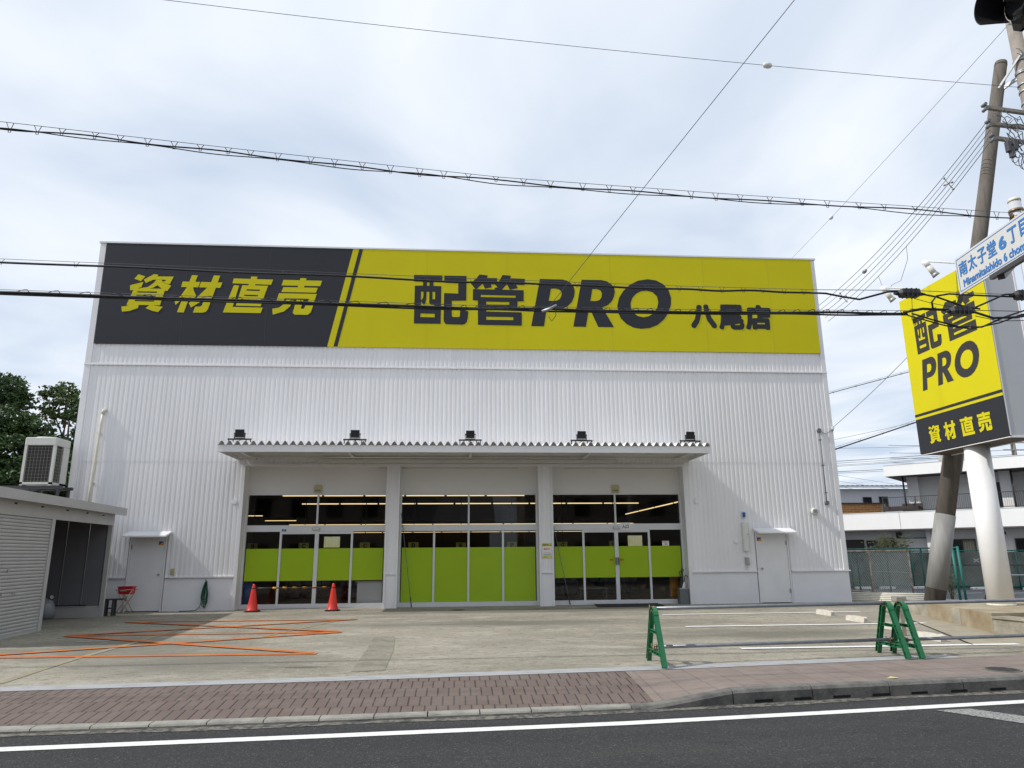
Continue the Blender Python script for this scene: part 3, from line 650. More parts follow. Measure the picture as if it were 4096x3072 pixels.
# ---- canopy over the shopfronts
CX0, CX1, CY = -6.42, 7.18, 19.62
can = MB(); p_ = 0.2095
rowf = []; nC = int((CX1 - CX0) / (p_ / 8))
for i in range(nC + 1):
    x = CX0 + (CX1 - CX0) * i / nC
    ph = ((x - CX0) / p_) % 1.0
    h = 0.125 * (0.5 - 0.5 * math.cos(2 * math.pi * ph)) ** 0.8
    rowf.append((x, h))
th = .007
rings = []
for x, h in rowf:
    rings.append([(x, CY - .05, 4.40 + h), (x, Y0 + .0, 4.485 + h), (x, Y0 + .0, 4.485 + h - th), (x, CY - .05, 4.40 + h - th)])
can.loft(rings)
roofp = can.build("canopy_roof", M['trim'], store)
fa = MB(); fa.box(CX0, CX1, CY, CY + .03, 4.235, 4.41).box(CX0, CX1, CY, CY + .10, 4.225, 4.235).box(CX0, CX0 + .03, CY + .03, Y0, 4.235, 4.41).box(CX1 - .03, CX1, CY + .03, Y0, 4.235, 4.41)
fa.build("canopy_fascia", M['trim'], store)
be = MB()
for y in (20.25, 20.85, 21.3): be.box(CX0 + .03, CX1 - .03, y, y + .06, 4.31, 4.41)
for x in (-5.9, -3.0, .4, 3.8, 6.7): be.box(x - .04, x + .04, CY + .03, Y0, 4.25, 4.305)
for a, b in ((-5.9, -3.0), (-3.0, .4), (.4, 3.8), (3.8, 6.7)):
    be.beam((a, CY + .15, 4.33), (b, Y0 - .15, 4.33), .02, .02).beam((b, CY + .15, 4.345), (a, Y0 - .15, 4.345), .02, .02)
be.build("canopy_beam", M['panel'], store)
MB().tube([(CX0 + .15, 20.9, 4.245), (CX1 - .3, 20.9, 4.245)], .016, 8).build("conduit", M['offwhite'], store)
MB().bev(-3.97, 4.78, 21.15, 21.27, 4.13, 4.225, .01).build("canopy_light", M['offwhite'], store)
gp = MB()
for a, b in ((-2.35, 1.9), (3.3, 6.75)): gp.box(a, b, YG - .0145, YG - .012, 4.045, 4.052)
gp.build("panel_gap", M['slot'], store)

# ---- the sign across the wall
sg = thing("sign_board", (0, Y0 - .03, 7.73), "wide charcoal and yellow shop sign across top of the white store", "sign")
ZB, ZT, YS = 7.73, 10.965, Y0 - .05
MB().add([], []); d = MB()
d.prism([(-10.88, ZB), (-4.0, ZB), (-3.35, ZT), (-10.88, ZT)], lambda x, z: (x, YS, z), lambda x, z: (x, Y0 + .019, z)).build("dark_panel", M['sign_dark'], sg)
MB().prism([(-4.0, ZB), (11.73, ZB), (11.73, ZT), (-3.35, ZT)], lambda x, z: (x, YS, z), lambda x, z: (x, Y0 + .019, z)).build("yellow_panel", M['sign_yel'], sg)
MB().prism([(-3.81, ZB + .002), (-3.69, ZB + .002), (-3.04, ZT - .002), (-3.16, ZT - .002)], lambda x, z: (x, YS - .004, z), lambda x, z: (x, YS + .01, z)).build("dark_stripe", M['sign_dark'], sg)
for xs_ in (-8.4, -5.9, -1.0, 1.55, 4.9, 8.0, 10.2):
    MB().box(xs_, xs_ + .006, YS - .0025, YS + .01, ZB + .01, ZT - .01).build("panel_seam", M['seam_dark'] if xs_ < -4.5 else M['seam_yel'], sg)
F = facing(YS - .005)
mb = MB()
for k_ in ('hai', 'kan', 'letter_p', 'letter_r', 'letter_o'): glyph(mb, k_, GLYPHS[k_][0], F)
text(mb, "八", (7.49, 8.5, 8.36, 9.33), F, .055); text(mb, "尾", (8.42, 8.47, 9.27, 9.34), F, .048); text(mb, "店", (9.31, 8.48, 10.19, 9.35), F, .05)
mb.build("lettering", M['sign_dark'], sg)
mb = MB()
for k_ in ('shi', 'zai', 'choku', 'bai'): glyph(mb, k_, GLYPHS[k_][0], F)
mb.build("lettering", M['sign_yel'], sg)

# ---- floodlights on the canopy
fl0 = thing("floodlight", (0, 20.55, 4.715), "", "floodlight", "floodlights along the canopy roof")
y, z = 20.55, 4.665
h = MB()
h.loft([[(-.125, y - .06, z + .09), (.125, y - .06, z + .09), (.125, y - .10, z + .31), (-.125, y - .10, z + .31)], [(-.125, y - .02, z + .09), (.125, y - .02, z + .09), (.125, y - .05, z + .31), (-.125, y - .05, z + .31)], [(-.09, y + .02, z + .13), (.09, y + .02, z + .13), (.09, y + .0, z + .27), (-.09, y + .0, z + .27)]])
h.build("housing", M['black'], fl0)
MB().add([(-.105, y - .0665, z + .11), (.105, y - .0665, z + .11), (.105, y - .0995, z + .29), (-.105, y - .0995, z + .29)], [(0, 1, 2, 3)]).build("lamp_glass", M['dark_glass'], fl0)
b = MB(); b.box(-.15, -.135, y - .07, y - .02, z + .06, z + .22).box(.135, .15, y - .07, y - .02, z + .06, z + .22).box(-.15, .15, y - .07, y - .02, z + .062, z + .072)
b.cyl((-.16, y - .045, z + .2), (-.125, y - .045, z + .2), .02).cyl((.125, y - .045, z + .2), (.16, y - .045, z + .2), .02)
b.build("bracket", M['black'], fl0)
b = MB()
b.box(-.33, .33, y - .05, y - .04, z + .015, z + .06).box(-.33, .33, y - .04, y + .02, z + .052, z + .06)
for q in (-.3, -.18, .18, .3): b.box(q - .012, q + .012, y - .04, y + .0, z - .14, z + .015)
b.tube([(.02, y, z + .13), (.07, y + .02, z + .06), (.01, y + .02, z + .02), (-.05, y, z - .01)], .008)
b.build("mounting_rail", M['black'], fl0)
FLAB = ["black floodlight on the canopy corner beside the far left end", "black floodlight on canopy above the two red cones' entrance", "black floodlight standing on the middle of the corrugated canopy", "black floodlight on the canopy above the 入口 doors", "black floodlight on the canopy's right end near the shadow"]
for i, x in enumerate((-6.13, -2.91, .39, 3.65, 6.91)):
    o = fl0 if i == 0 else copy_tree(fl0)
    o.location.x = x; o["label"] = FLAB[i]
    o.rotation_euler.z = (0, .02, -.03, .06, .12)[i]

# ---- small things on the wall
def flat_sign(name, box, y, m, label, cat, parts=(), group=None):
    t = thing(name, ((box[0] + box[2]) / 2, y, box[1]), label, cat, group)
    MB().box(box[0], box[2], y - .003, y, box[1], box[3]).build("sheet", m, t)
    for nm, body, bx, mm, bold in parts:
        q = MB()
        if body: text(q, body, bx, facing(y - .004), bold)
        else: rect(q, bx, facing(y - .0036))
        q.build(nm, mm, t)
    return t
for x, z, lab in ((-4.115, 3.41, "beige warning box above the left shopfront window"), (4.885, 3.40, "beige warning box above the right shopfront window with 入口 sign")):
    t = thing("warning_box", (x, YG - .01, z), lab, "warning box", "beige boxes over the shopfronts")
    MB().bev(x - .11, x + .11, YG - .09, YG - .012, z - .11, z + .11, .02).build("casing", M['beige'], t)
    MB().box(x - .075, x + .075, YG - .094, YG - .09, z - .065, z - .03).build("slot", M['dgrey'], t)
    MB().box(x - .10, x + .10, YG - .097, YG - .09, z - .012, z - .004).build("rib", M['beige'], t)
for x0, x1, z, lab in ((-4.22, -4.0, 2.245, "grey sensor bar over the left sliding doors"), (4.76, 4.985, 2.23, "grey sensor bar beside the paper 入口 sign")):
    t = thing("door_sensor", (x0, YG - .04, z), lab, "sensor", "sensor bars over the doors")
    MB().bev(x0, x1, YG - .09, YG - .041, z - .035, z + .035, .012).build("casing", M['grey'], t)
    MB().box(x0 + .02, x1 - .02, YG - .093, YG - .09, z - .018, z + .015).build("lens", M['offwhite'], t)
flat_sign("entrance_sign", (4.99, 2.17, 5.30, 2.385), YG - .042, M['white_paper'], "white paper sign reading 入口 above the right doors", "sign", [("lettering", "入口", (5.04, 2.21, 5.25, 2.33), M['ink'], .004)])
def notice(x0, z0, x1, z1, lab):
    t = flat_sign("notice_sheet", (x0, z0, x1, z1), YG + .008, M['paper'], lab, "notice")
    q = MB()
    for i in range(5):
        xx = x0 + .05 + i * (x1 - x0 - .1) / 4
        for j in range(7):
            if rnd.random() < .75: rect(q, (xx - .006, z0 + .05 + j * .03, xx + .006, z0 + .068 + j * .03), facing(YG + .0045))
    q.build("small_print", M['grey'], t)
notice(-3.87, 1.71, -3.41, 2.02, "pale yellow notice sheet taped inside the left sliding door")
notice(5.22, 1.69, 5.66, 2.0, "pale yellow notice sheet taped inside the right sliding door")
flat_sign("no_smoking_sticker", (6.28, 1.69, 6.49, 1.835), YG + .006, M['white_paper'], "white no smoking sticker with red writing on right glass", "sticker",
          [("red_band", None, (6.30, 1.79, 6.47, 1.825), M['red_ink'], 0), ("lettering", "店内禁煙", (6.31, 1.793, 6.46, 1.822), M['white_paper'], .002), ("symbol", "⊘", (6.35, 1.715, 6.42, 1.78), M['red_ink'], .004)])
for xa, xb, tip, lab in ((4.62, 4.74, -1, "red arrow sticker left of the door handles"), (4.96, 5.08, 1, "red arrow sticker right of the door handles")):
    t = thing("arrow_sticker", (xa, YG, 1.285), lab, "sticker", "red arrow stickers on the right doors")
    q = MB(); lp = [(xa, 1.265), (xb - .03, 1.265), (xb, 1.287), (xb - .03, 1.31), (xa, 1.31)]
    if tip < 0: lp = [(xa + xb - p[0], p[1]) for p in lp][::-1]
    q.prism(lp, lambda x, z: (x, YG + .004, z), lambda x, z: (x, YG + .009, z)).build("arrow", M['red_ink'], t)
t = thing("blue_plate", (-5.035, YG - .04, 2.21), "small dark blue plate on the left door transom", "plate")
MB().bev(-5.10, -4.97, YG - .05, YG - .041, 2.18, 2.24, .008).build("plate", M['blue'], t)
rect(q := MB(), (-5.07, 2.2, -5.0, 2.22), facing(YG - .052)); q.build("mark", M['grey'], t)
# recruiting poster on the pillar
PX0, PX1, PZ0, PZ1 = 2.545, 2.83, 1.35, 1.79
t = flat_sign("poster", (PX0, PZ0, PX1, PZ1), Y0 - .001, M['white_paper'], "yellow and white poster reading 募集中!! on the white pillar", "poster",
    [("band", None, (PX0, PZ1 - .10, PX1, PZ1), M['yel_paper'], 0), ("band", None, (PX0, PZ0, PX1, PZ0 + .07), M['yel_paper'], 0)])
q = MB(); F = facing(Y0 - .006)
glyph(q, 'hai', (PX0 + .012, PZ1 - .08, PX0 + .06, PZ1 - .03), F); glyph(q, 'kan', (PX0 + .062, PZ1 - .08, PX0 + .11, PZ1 - .03), F)
for i, k_ in enumerate(('letter_p', 'letter_r', 'letter_o')): glyph(q, k_, (PX0 + .115 + .027 * i, PZ1 - .077, PX0 + .141 + .027 * i, PZ1 - .033), F)
text(q, "八尾店", (PX0 + .205, PZ1 - .08, PX0 + .275, PZ1 - .055), F, .001)
text(q, "時給・勤務時間", (PX0 + .07, PZ0 + .15, PX1 - .06, PZ0 + .17), F)
for k_, (a, b) in enumerate(((.05, .03), (.03, .02), (.02, .01))): rect(q, (PX0 + a, PZ0 + .085 + .018 * k_, PX1 - b, PZ0 + .091 + .018 * k_), F)
rect(q, (PX0 + .04, PZ0 + .03, PX0 + .16, PZ0 + .042), F)
q.build("lettering", M['ink'], t)
q = MB(); text(q, "募集中!!", (PX0 + .04, PZ1 - .20, PX1 - .05, PZ1 - .145), F, .002); q.build("lettering", M['orange_ink'], t)
# boxes right of the shop
def wbox(name, x, z, w, h, d, m, lab, cat, extra=None):
    t = thing(name, (x, Y0, z), lab, cat)
    MB().bev(x - w / 2, x + w / 2, Y0 - d, Y0 + .012, z - h / 2, z + h / 2, min(w, h) * .12).build("casing", m, t)
    return t
t = wbox("alarm_beacon", 8.715, 2.585, .10, .20, .05, M['offwhite'], "white plate with round blue beacon lamp, right of shopfront", "beacon lamp")
MB().bev(8.675, 8.765, Y0 - .12, Y0 - .05, 2.51, 2.66, .025).build("lens", M['blue'], t)
t = wbox("meter_cabinet", 8.72, 1.93, .17, .85, .13, M['offwhite'], "tall narrow white cabinet below the blue beacon", "cabinet")
MB().cyl((8.77, Y0 - .13, 2.0), (8.77, Y0 - .14, 2.0), .012).build("lock", M['dgrey'], t)
t = wbox("switch_box", 8.725, 1.215, .12, .23, .07, M['grey'], "small grey switch box right of the shopfront", "switch box")
MB().bev(8.685, 8.765, Y0 - .085, Y0 - .07, 1.13, 1.30, .01).build("cover", M['grey'], t)
t = wbox("outlet_cover", 8.71, 1.05, .10, .14, .03, M['offwhite'], "white outlet cover just above the plinth, by right door", "outlet")
MB().box(8.70, 8.715, Y0 - .034, Y0 - .03, 1.03, 1.05).build("socket", M['dgrey'], t)
t = wbox("outlet_cover", -7.95, 1.075, .11, .16, .04, M['beige'], "beige outlet cover on the ribbed wall beside left door", "outlet")
MB().box(-7.975, -7.925, Y0 - .044, Y0 - .04, 1.06, 1.10).build("socket", M['grey'], t)
for x, z, lab in ((-6.4, 3.01, "round white disc on the wall left of shopfront"), (7.3, 3.0, "round white disc on the wall right of shopfront"), (8.44, 1.82, "round white disc low on the wall near the right door")):
    t = thing("wall_disc", (x, Y0, z), lab, "wall disc", "round caps on the ribbed wall")
    MB().cyl((x, Y0 + .01, z), (x, Y0 - .022, z), .085, .08, 24).build("cap", M['clad'], t)
    MB().cyl((x, Y0 - .022, z), (x, Y0 - .028, z), .06, .055, 24).build("boss", M['clad'], t)
t = thing("vent_cap", (10.99, Y0, 2.68), "round white louvred vent cap on the right wall", "vent")
MB().cyl((10.97, Y0 + .01, 2.68), (10.97, Y0 - .09, 2.68), .10, .10, 24).cyl((10.97, Y0 - .09, 2.68), (10.97, Y0 - .10, 2.68), .10, .085, 24).build("hood", M['offwhite'], t)
q = MB()
for i in range(5): q.box(10.905, 11.035, Y0 - .108, Y0 - .099, 2.625 + i * .024, 2.634 + i * .024)
q.build("louvre", M['dgrey'], t)
t = thing("cable_conduit", (11.41, Y0, 2.94), "thin grey conduit with round boxes near the right corner", "conduit")
MB().tube([(11.40, Y0 - .03, 2.95), (11.41, Y0 - .03, 5.2)], .014, 8).build("tube", M['dgrey'], t)
for z in (2.94, 5.2): MB().cyl((11.405, Y0 + .01, z), (11.405, Y0 - .06, z), .07, .065, 18).build("junction_box", M['dgrey'], t)
for z in (3.25, 4.1, 4.9): MB().box(11.365, 11.45, Y0 - .05, Y0 - .01, z - .012, z + .012).build("clip", M['dgrey'], t)
t = thing("insulator_bracket", (11.82, Y0, 5.22), "pale insulator bracket at the wall's right corner", "bracket")
MB().box(11.79, 11.85, Y0 - .10, Y0, 5.18, 5.23).build("arm", M['steel'], t)
MB().cyl((11.80, Y0 - .1, 5.24), (11.80, Y0 - .2, 5.25), .03, .025, 10).cyl((11.83, Y0 - .06, 5.26), (11.83, Y0 - .06, 5.32), .025, .02, 10).build("insulator", M['offwhite'], t)
MB().tube([(11.41, Y0 - .05, 5.22), (11.5, Y0 - .06, 5.12), (11.62, Y0 - .06, 5.08), (11.76, Y0 - .1, 5.2)], .010).build("loop_wire", M['dgrey'], t)
t = thing("wall_pipe", (-10.4, Y0, 3.0), "thin cream drain pipe on the wall above the shed", "pipe")
MB().tube([(-10.45, Y0 - .05, 2.6), (-10.44, Y0 - .05, 3.5), (-10.40, Y0 - .06, 4.5), (-10.38, Y0 - .05, 5.3), (-10.36, Y0 - .05, 5.6)], .035, 10).build("tube", M['cream_pipe'], t)
MB().tube([(-10.36, Y0 - .05, 5.58), (-10.34, Y0 - .06, 5.68), (-10.30, Y0 - .0, 5.7)], .05, 10).build("elbow", M['cream_pipe'], t)
for z in (3.55, 5.0): MB().box(-10.46, -10.36, Y0 - .06, Y0, z, z + .03).build("clip", M['cream_pipe'], t)
for x0, lab in ((-8.41, "small blue and yellow security sticker on left side door"), (9.10, "small blue and yellow security sticker on right side door")):
    t = thing("security_sticker", (x0, Y0, 1.85), lab, "sticker", "security stickers on side doors")
    MB().prism([(x0, 1.80), (x0 + .13, 1.80), (x0 + .13, 1.91)], lambda x, z: (x, Y0 + .007, z), lambda x, z: (x, Y0 + .012, z)).build("yellow_half", M['amber'], t)
    MB().prism([(x0, 1.80), (x0 + .13, 1.91), (x0, 1.91)], lambda x, z: (x, Y0 + .0065, z), lambda x, z: (x, Y0 + .012, z)).build("blue_half", M['blue'], t)

# ---- inside the shop
shop = MB()
ins = thing("shop_interior", (0, 30, 0), "dim shop floor seen through the lower glass panes", "interior")
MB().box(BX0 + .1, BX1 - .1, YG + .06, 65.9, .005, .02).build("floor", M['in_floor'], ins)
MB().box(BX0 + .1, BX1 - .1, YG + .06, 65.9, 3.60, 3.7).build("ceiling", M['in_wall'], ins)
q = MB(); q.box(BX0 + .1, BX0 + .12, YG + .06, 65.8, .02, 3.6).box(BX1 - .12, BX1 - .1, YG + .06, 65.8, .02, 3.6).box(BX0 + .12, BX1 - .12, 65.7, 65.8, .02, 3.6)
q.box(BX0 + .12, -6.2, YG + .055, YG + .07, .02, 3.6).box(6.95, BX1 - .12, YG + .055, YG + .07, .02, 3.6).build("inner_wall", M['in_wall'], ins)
def shelf(x0, x1, y0, y1, h, lab):
    t = thing("shop_shelf", ((x0 + x1) / 2, (y0 + y1) / 2, .02), lab, "shelf", "shelf units inside the shop")
    q = MB(); q.box(x0, x1, (y0 + y1) / 2 - .02, (y0 + y1) / 2 + .02, .02, h); q.build("back_panel", M['in_shelf'], t)
    for z in (.12, .5, .88, 1.26, 1.6):
        if z < h: MB().box(x0, x1, y0, y1, z - .02, z).build("shelf", M['in_shelf'], t)
    q = MB(); xx = x0
    while xx < x1 - .2:
        w = rnd.uniform(.12, .35)
        for z in (.12, .5, .88, 1.26):
            if z < h - .2 and rnd.random() < .85: q.box(xx, xx + w * .9, y0 + .02, y0 + .25, z, z + rnd.uniform(.1, .3))
        xx += w
    tag(q.build("goods", M['in_shelf'], t), kind="stuff")
for i, (a, b, c) in enumerate(((-5.9, -4.2, 26), (-3.9, -2.2, 25.5), (-1.4, .6, 25.6), (.8, 2.4, 26), (3.0, 4.4, 26), (4.9, 6.5, 26.2))):
    shelf(a, b, c, c + .9, 1.72, ("dark stocked shelf unit behind the left bay's outer pane", "dark stocked shelf unit behind the left sliding doors", "dark stocked shelf unit behind left half of middle bay", "dark stocked shelf unit behind right half of middle bay", "dark stocked shelf unit behind the right bay's rod", "dark stocked shelf unit behind the right sliding doors")[i])
for i, (ltr, x, z) in enumerate((("B", -6.85, 1.78), ("C", -5.15, 1.785), ("C", -3.1, 1.78), ("D", -1.45, 1.78), ("E", .18, 1.76), ("F", 1.95, 1.77), ("G", 3.72, 1.76), ("H", 5.54, 1.78))):
    t = thing("aisle_board", (x, 25.3, z), "yellow aisle board reading %s hung %s" % (ltr, ("behind the left bay's edge pane", "over the shelf behind left door", "behind the pane beside the left pillar", "behind the leaning rod in middle bay", "in the middle bay's second pane", "beside the second pillar", "behind the rod in right bay", "behind the 入口 doors")[i]), "aisle sign", "lettered aisle boards")
    MB().box(x - .17, x + .17, 25.3, 25.32, z - .1, z + .12).build("board", M['yel_board'], t)
    q = MB(); text(q, ltr, (x - .06, z - .06, x + .06, z + .09), facing(25.296), .01); q.build("letter", M['ink'], t)
    MB().box(x - .012, x + .012, 25.302, 25.318, z + .12, 3.6).build("hanger", M['black'], t)
t = thing("white_counter", (-2.55, 23, .02), "pale box counter behind the pane beside left pillar", "counter")
MB().box(-2.88, -2.15, 22.05, 22.6, .06, .70).build("body", M['white_paint'], t); MB().box(-2.92, -2.1, 22.02, 22.64, .70, .74).build("top", M['panel'], t); MB().box(-2.84, -2.2, 22.1, 22.55, .02, .06).build("kick_plate", M['dgrey'], t)
t = thing("hand_truck", (6.74, 23.2, .02), "orange panelled hand truck behind the right glass", "hand truck")
MB().bev(6.60, 6.88, 22.35, 22.45, .12, .95, .03).build("panel", M['trolley'], t)
MB().tube([(6.58, 22.3, .12), (6.58, 22.3, .38), (6.90, 22.3, .38), (6.90, 22.3, .12)], .012, 8).build("frame", M['steel'], t)
for x in (6.6, 6.88): MB().cyl((x - .02, 22.4, .09), (x + .02, 22.4, .09), .07).build("wheel", M['rubber'], t)
t = thing("blue_board", (-6.02, 22.5, .02), "blue board standing inside the left edge pane", "board")
MB().box(-6.15, -5.9, 22.1, 22.14, .1, 1.1).build("board", M['blue'], t); MB().box(-6.15, -5.9, 22.05, 22.2, .02, .1).build("base", M['dgrey'], t)
t = thing("white_table", (4.5, 24.2, .02), "low pale table behind the right sliding doors", "table")
MB().box(4.05, 5.0, 24.0, 24.6, .34, .38).build("tabletop", M['offwhite'], t)
for x in (4.1, 4.95):
    for y in (24.05, 24.55): MB().box(x - .02, x + .02, y - .02, y + .02, .02, .34).build("leg", M['grey'], t)
tubeb = MB(); tubeb.box(-.62, .62, -.03, .03, -.03, 0.0)
lamp0 = None
def lamp(x, y, z, rot=0.0, L_=1.25):
    global lamp0
    if lamp0 is None:
        lamp0 = thing("ceiling_light", (0, 0, 0), "lit warm tube light under the shop's dark ceiling", "ceiling light", "rows of lit tubes in the shop")
        MB().box(-.61, .61, -.02, .02, -.035, 0.0).build("tube", M['tube'], lamp0)
        MB().box(-.63, .63, -.05, .05, 0.0, .2).build("fitting", M['in_wall'], lamp0)
        o = lamp0
    else: o = copy_tree(lamp0)
    o.location = (x, y, z); o.rotation_euler.z = rot; o.scale.x = L_ / 1.25
HZ = 3.40
def row(zz, xa, xb, step, gap=()):
    """a row of tubes seen at height zz on the glass, from xa to xb as measured on the glass"""
    y = 21.85 * (HZ - 1.5) / (zz - 1.5); s_ = y / 21.85
    x = max(xa * s_, -10.7)
    while x < xb * s_ - .3:
        if not any(a * s_ < x + step / 2 < b * s_ for a, b in gap): lamp(x + step / 2, y, HZ, 0, step - .05)
        x += step
row(3.235, -5.18, 1.61, 1.33)
row(2.99, -4.6, 5.3, 1.45)
row(2.375, -5.98, 4.9, 2.3, ((-4.1, -3.85),))
row(2.285, -1.7, 2.44, 2.3)
row(2.14, -3.05, 3.7, 2.6)
row(2.645, -6.5, -5.75, 1.3)
row(2.50, -6.5, -5.08, 1.8)
for k in range(4): lamp(8.55, 26.5 + 2.75 * k, HZ, math.pi / 2, 2.6)
# ================================================================== LOOSE THINGS IN THE YARD
def cone(x, y, rz, label):
    t = thing("traffic_cone", (x, y, 0), label, "traffic cone", "traffic cones before the left doors")
    b = MB(); b.bev(x - .19, x + .19, y - .19, y + .19, .004, .035, .05); b.build("base", M['rubber'], t)
    MB().lathe((x, y, 0), [(.165, .035), (.16, .05), (.14, .075), (.105, .28), (.072, .50), (.045, .66), (.036, .70), (.028, .725), (.012, .735)], 28).build("body", M['cone'], t)
    MB().lathe((x, y, 0), [(.052, .60), (.056, .605), (.056, .625), (.05, .63)], 20).build("ring", M['rubber'], t)
    t.rotation_euler.z = 0
    return t
cone(-5.53, 20.87, 0, "red cone nearest the left jamb, black bar hooked on")
cone(-3.36, 20.80, 0, "red cone in front of the sliding door's right leaf")
t = thing("cone_bar", (-4.45, 20.84, .62), "black and yellow striped bar joining the two red cones", "bar")
MB().tube([(-5.48, 20.86, .615), (-5.2, 20.86, .622), (-3.7, 20.81, .622), (-3.41, 20.80, .615)], .019, 10).build("rod", M['black'], t)
for i in range(6):
    x = -5.02 + i * .27; MB().cyl((x, 20.86 - .03 * (i / 6), .622), (x + .115, 20.855 - .03 * (i / 6), .622), .027, n=10).build("yellow_band", M['amber'], t)
# barricade stands: green plastic hoops with a rung, a lower rung and two clamps
def barricade(x, yf, yb, label, group="green barricade stands", z0=0.0):
    t = thing("barricade_stand", (x, (yf + yb) / 2, z0), label, "barricade", group)
    ym = yf + (yb - yf) * .52; w = .032
    path = []
    H = .70; r = .085
    lf, lb = Vector((0, yf, .0)), Vector((0, yb, .0))
    top = [(ym + r * math.cos(a), H - r + r * math.sin(a)) for a in [math.pi * k / 10 for k in range(11)]]
    loop_o = [(yb, 0)] + top + [(yf, 0)]
    n = len(loop_o); q = MB(); inner = []
    d = .058
    for i, (yy, zz) in enumerate(loop_o):
        a = loop_o[max(i - 1, 0)]; b = loop_o[min(i + 1, n - 1)]
        tx, tz = b[0] - a[0], b[1] - a[1]; l_ = math.hypot(tx, tz)
        inner.append((yy - tz / l_ * d if False else yy + tz / l_ * d * 1.0, max(zz - tx / l_ * d, 0)))
    # outer strip, inner strip and a web between them, like a moulded channel
    def strip_(lp, ww, th):
        m_ = len(lp); k = len(q.v); rings = []
        for i, (yy, zz) in enumerate(lp):
            a = lp[max(i - 1, 0)]; b = lp[min(i + 1, m_ - 1)]
            tx, tz = b[0] - a[0], b[1] - a[1]; l_ = math.hypot(tx, tz); ny, nz_ = tz / l_ * th, -tx / l_ * th
            rings.append([(x - ww, yy, z0 + zz), (x + ww, yy, z0 + zz), (x + ww, yy + ny, z0 + max(zz + nz_, 0)), (x - ww, yy + ny, z0 + max(zz + nz_, 0))])
        q.loft(rings)
    strip_(loop_o, w, .012); strip_(inner, w, .010)
    strip_([((a[0] + b[0]) / 2 - .0, (a[1] + b[1]) / 2) for a, b in zip(loop_o, inner)], .006, .028)
    # small ribs across the channel
    for i in range(len(loop_o) - 1):
        if i in (0, len(loop_o) - 2):
            for k in range(1, 7):
                f = k / 7
                o1 = [loop_o[i][j] + (loop_o[i + 1][j] - loop_o[i][j]) * f for j in (0, 1)]; i1 = [inner[i][j] + (inner[i + 1][j] - inner[i][j]) * f for j in (0, 1)]
                q.beam((x, o1[0], z0 + o1[1]), (x, i1[0], z0 + i1[1]), 2 * w - .01, .006, up=(0, .3, 1) if True else None)
    q.build("hoop", M['green'], t)
    def legs(z): 
        f = 1 - z / (H - r); return ym - r + (yf - (ym - r)) * f + d, ym + r + (yb - (ym + r)) * f - d
    for z, hh in ((.41, .045), (.135, .05)):
        a, b = legs(z); g = MB()
        g.box(x - .028, x + .028, a - .02, b + .02, z0 + z + hh - .008, z0 + z + hh).box(x - .028, x + .028, a - .02, b + .02, z0 + z, z0 + z + .008).box(x - .005, x + .005, a - .02, b + .02, z0 + z + .008, z0 + z + hh - .008)
        for k in range(1, 4): yy = a + (b - a) * k / 4; g.box(x - .028, x + .028, yy - .004, yy + .004, z0 + z + .008, z0 + z + hh - .008)
        g.build("rung", M['green'], t)
    for z in (.735, .225):
        c = MB(); c.box(x - .035, x + .035, ym - .03, ym + .03, z0 + z - .035, z0 + z - .02).box(x - .03, x - .015, ym - .035, ym - .028, z0 + z - .03, z0 + z + .035).box(x + .015, x + .03, ym + .028, ym + .035, z0 + z - .03, z0 + z + .035)
        c.cyl((x - .02, ym - .04, z0 + z + .02), (x + .02, ym - .04, z0 + z + .02), .014, n=8)
        c.tube([(x - .035, ym, z0 + z - .02), (x - .05, ym + .02, z0 + z + .02), (x - .045, ym + .03, z0 + z + .05)], .006)
        c.build("clamp", M['clamp'], t)
    return t, ym
_, y1 = barricade(2.76, 9.83, 10.58, "green barricade stand alone at the free left end of pipes")
_, y2 = barricade(6.37, 10.22, 10.90, "left of the paired green barricade stands in the middle")
_, y3 = barricade(6.57, 10.21, 10.84, "right of the paired green barricade stands in the middle")
def bpipe(a, b, label):
    t = thing("barrier_pipe", a, label, "pipe", "steel barrier pipes")
    a, b = Vector(a), Vector(b); d = (b - a).normalized()
    q = MB(); q.tube([a, b], .0243, 14); q.build("tube", M['pipe'], t)
    for e, s_ in ((a, 1), (b, -1)):
        MB().tube([e + d * (.002 * s_), e - d * (.006 * s_)], .0262, 14).build("end_cap", M['dgrey'], t)
bpipe((2.78, y1, .737), (6.36, y2, .737), "upper steel pipe between the lone and paired green stands")
bpipe((2.80, y1, .228), (6.40, y2, .228), "lower steel pipe between the lone and paired green stands")
bpipe((6.58, y3, .737), (10.6, 10.95, .74), "upper steel pipe running right out of the photo")
bpipe((6.56, y3, .228), (10.6, 10.95, .228), "lower steel pipe running right out of the photo")
# wheel stops
def wheel_stop(x, y, label, rz):
    t = thing("wheel_stop", (x, y, 0), label, "wheel stop", "concrete wheel stops in the marked bays")
    q = MB(); L2 = .33
    def ring(yy, s_): return [(x - .075 * s_, yy, .0 + .002), (x + .075 * s_, yy, .002), (x + .05 * s_, yy, .115 * s_), (x - .05 * s_, yy, .115 * s_)]
    q.loft([ring(y - L2, .82), ring(y - L2 + .07, 1), ring(y + L2 - .07, 1), ring(y + L2, .82)]); q.build("block", M['stopper'], t)
    for e in (-1, 1): MB().box(x - .02, x + .02, y + e * (L2 - .14) - .03, y + e * (L2 - .14) + .03, .115, .119).build("reflector", M['orange_refl'], t)
    MB().box(x - .03, x + .03, y - L2 - .001, y - L2 + .003, .035, .07).build("plate", M['grey'], t)
    t.rotation_euler.z = rz
wheel_stop(8.88, 17.32, "pale wheel stop farthest back in the marked bays", .05)
wheel_stop(8.72, 15.65, "pale wheel stop second from the store wall", .06)
wheel_stop(8.50, 14.05, "pale wheel stop partly hidden behind paired barricade stands", .05)
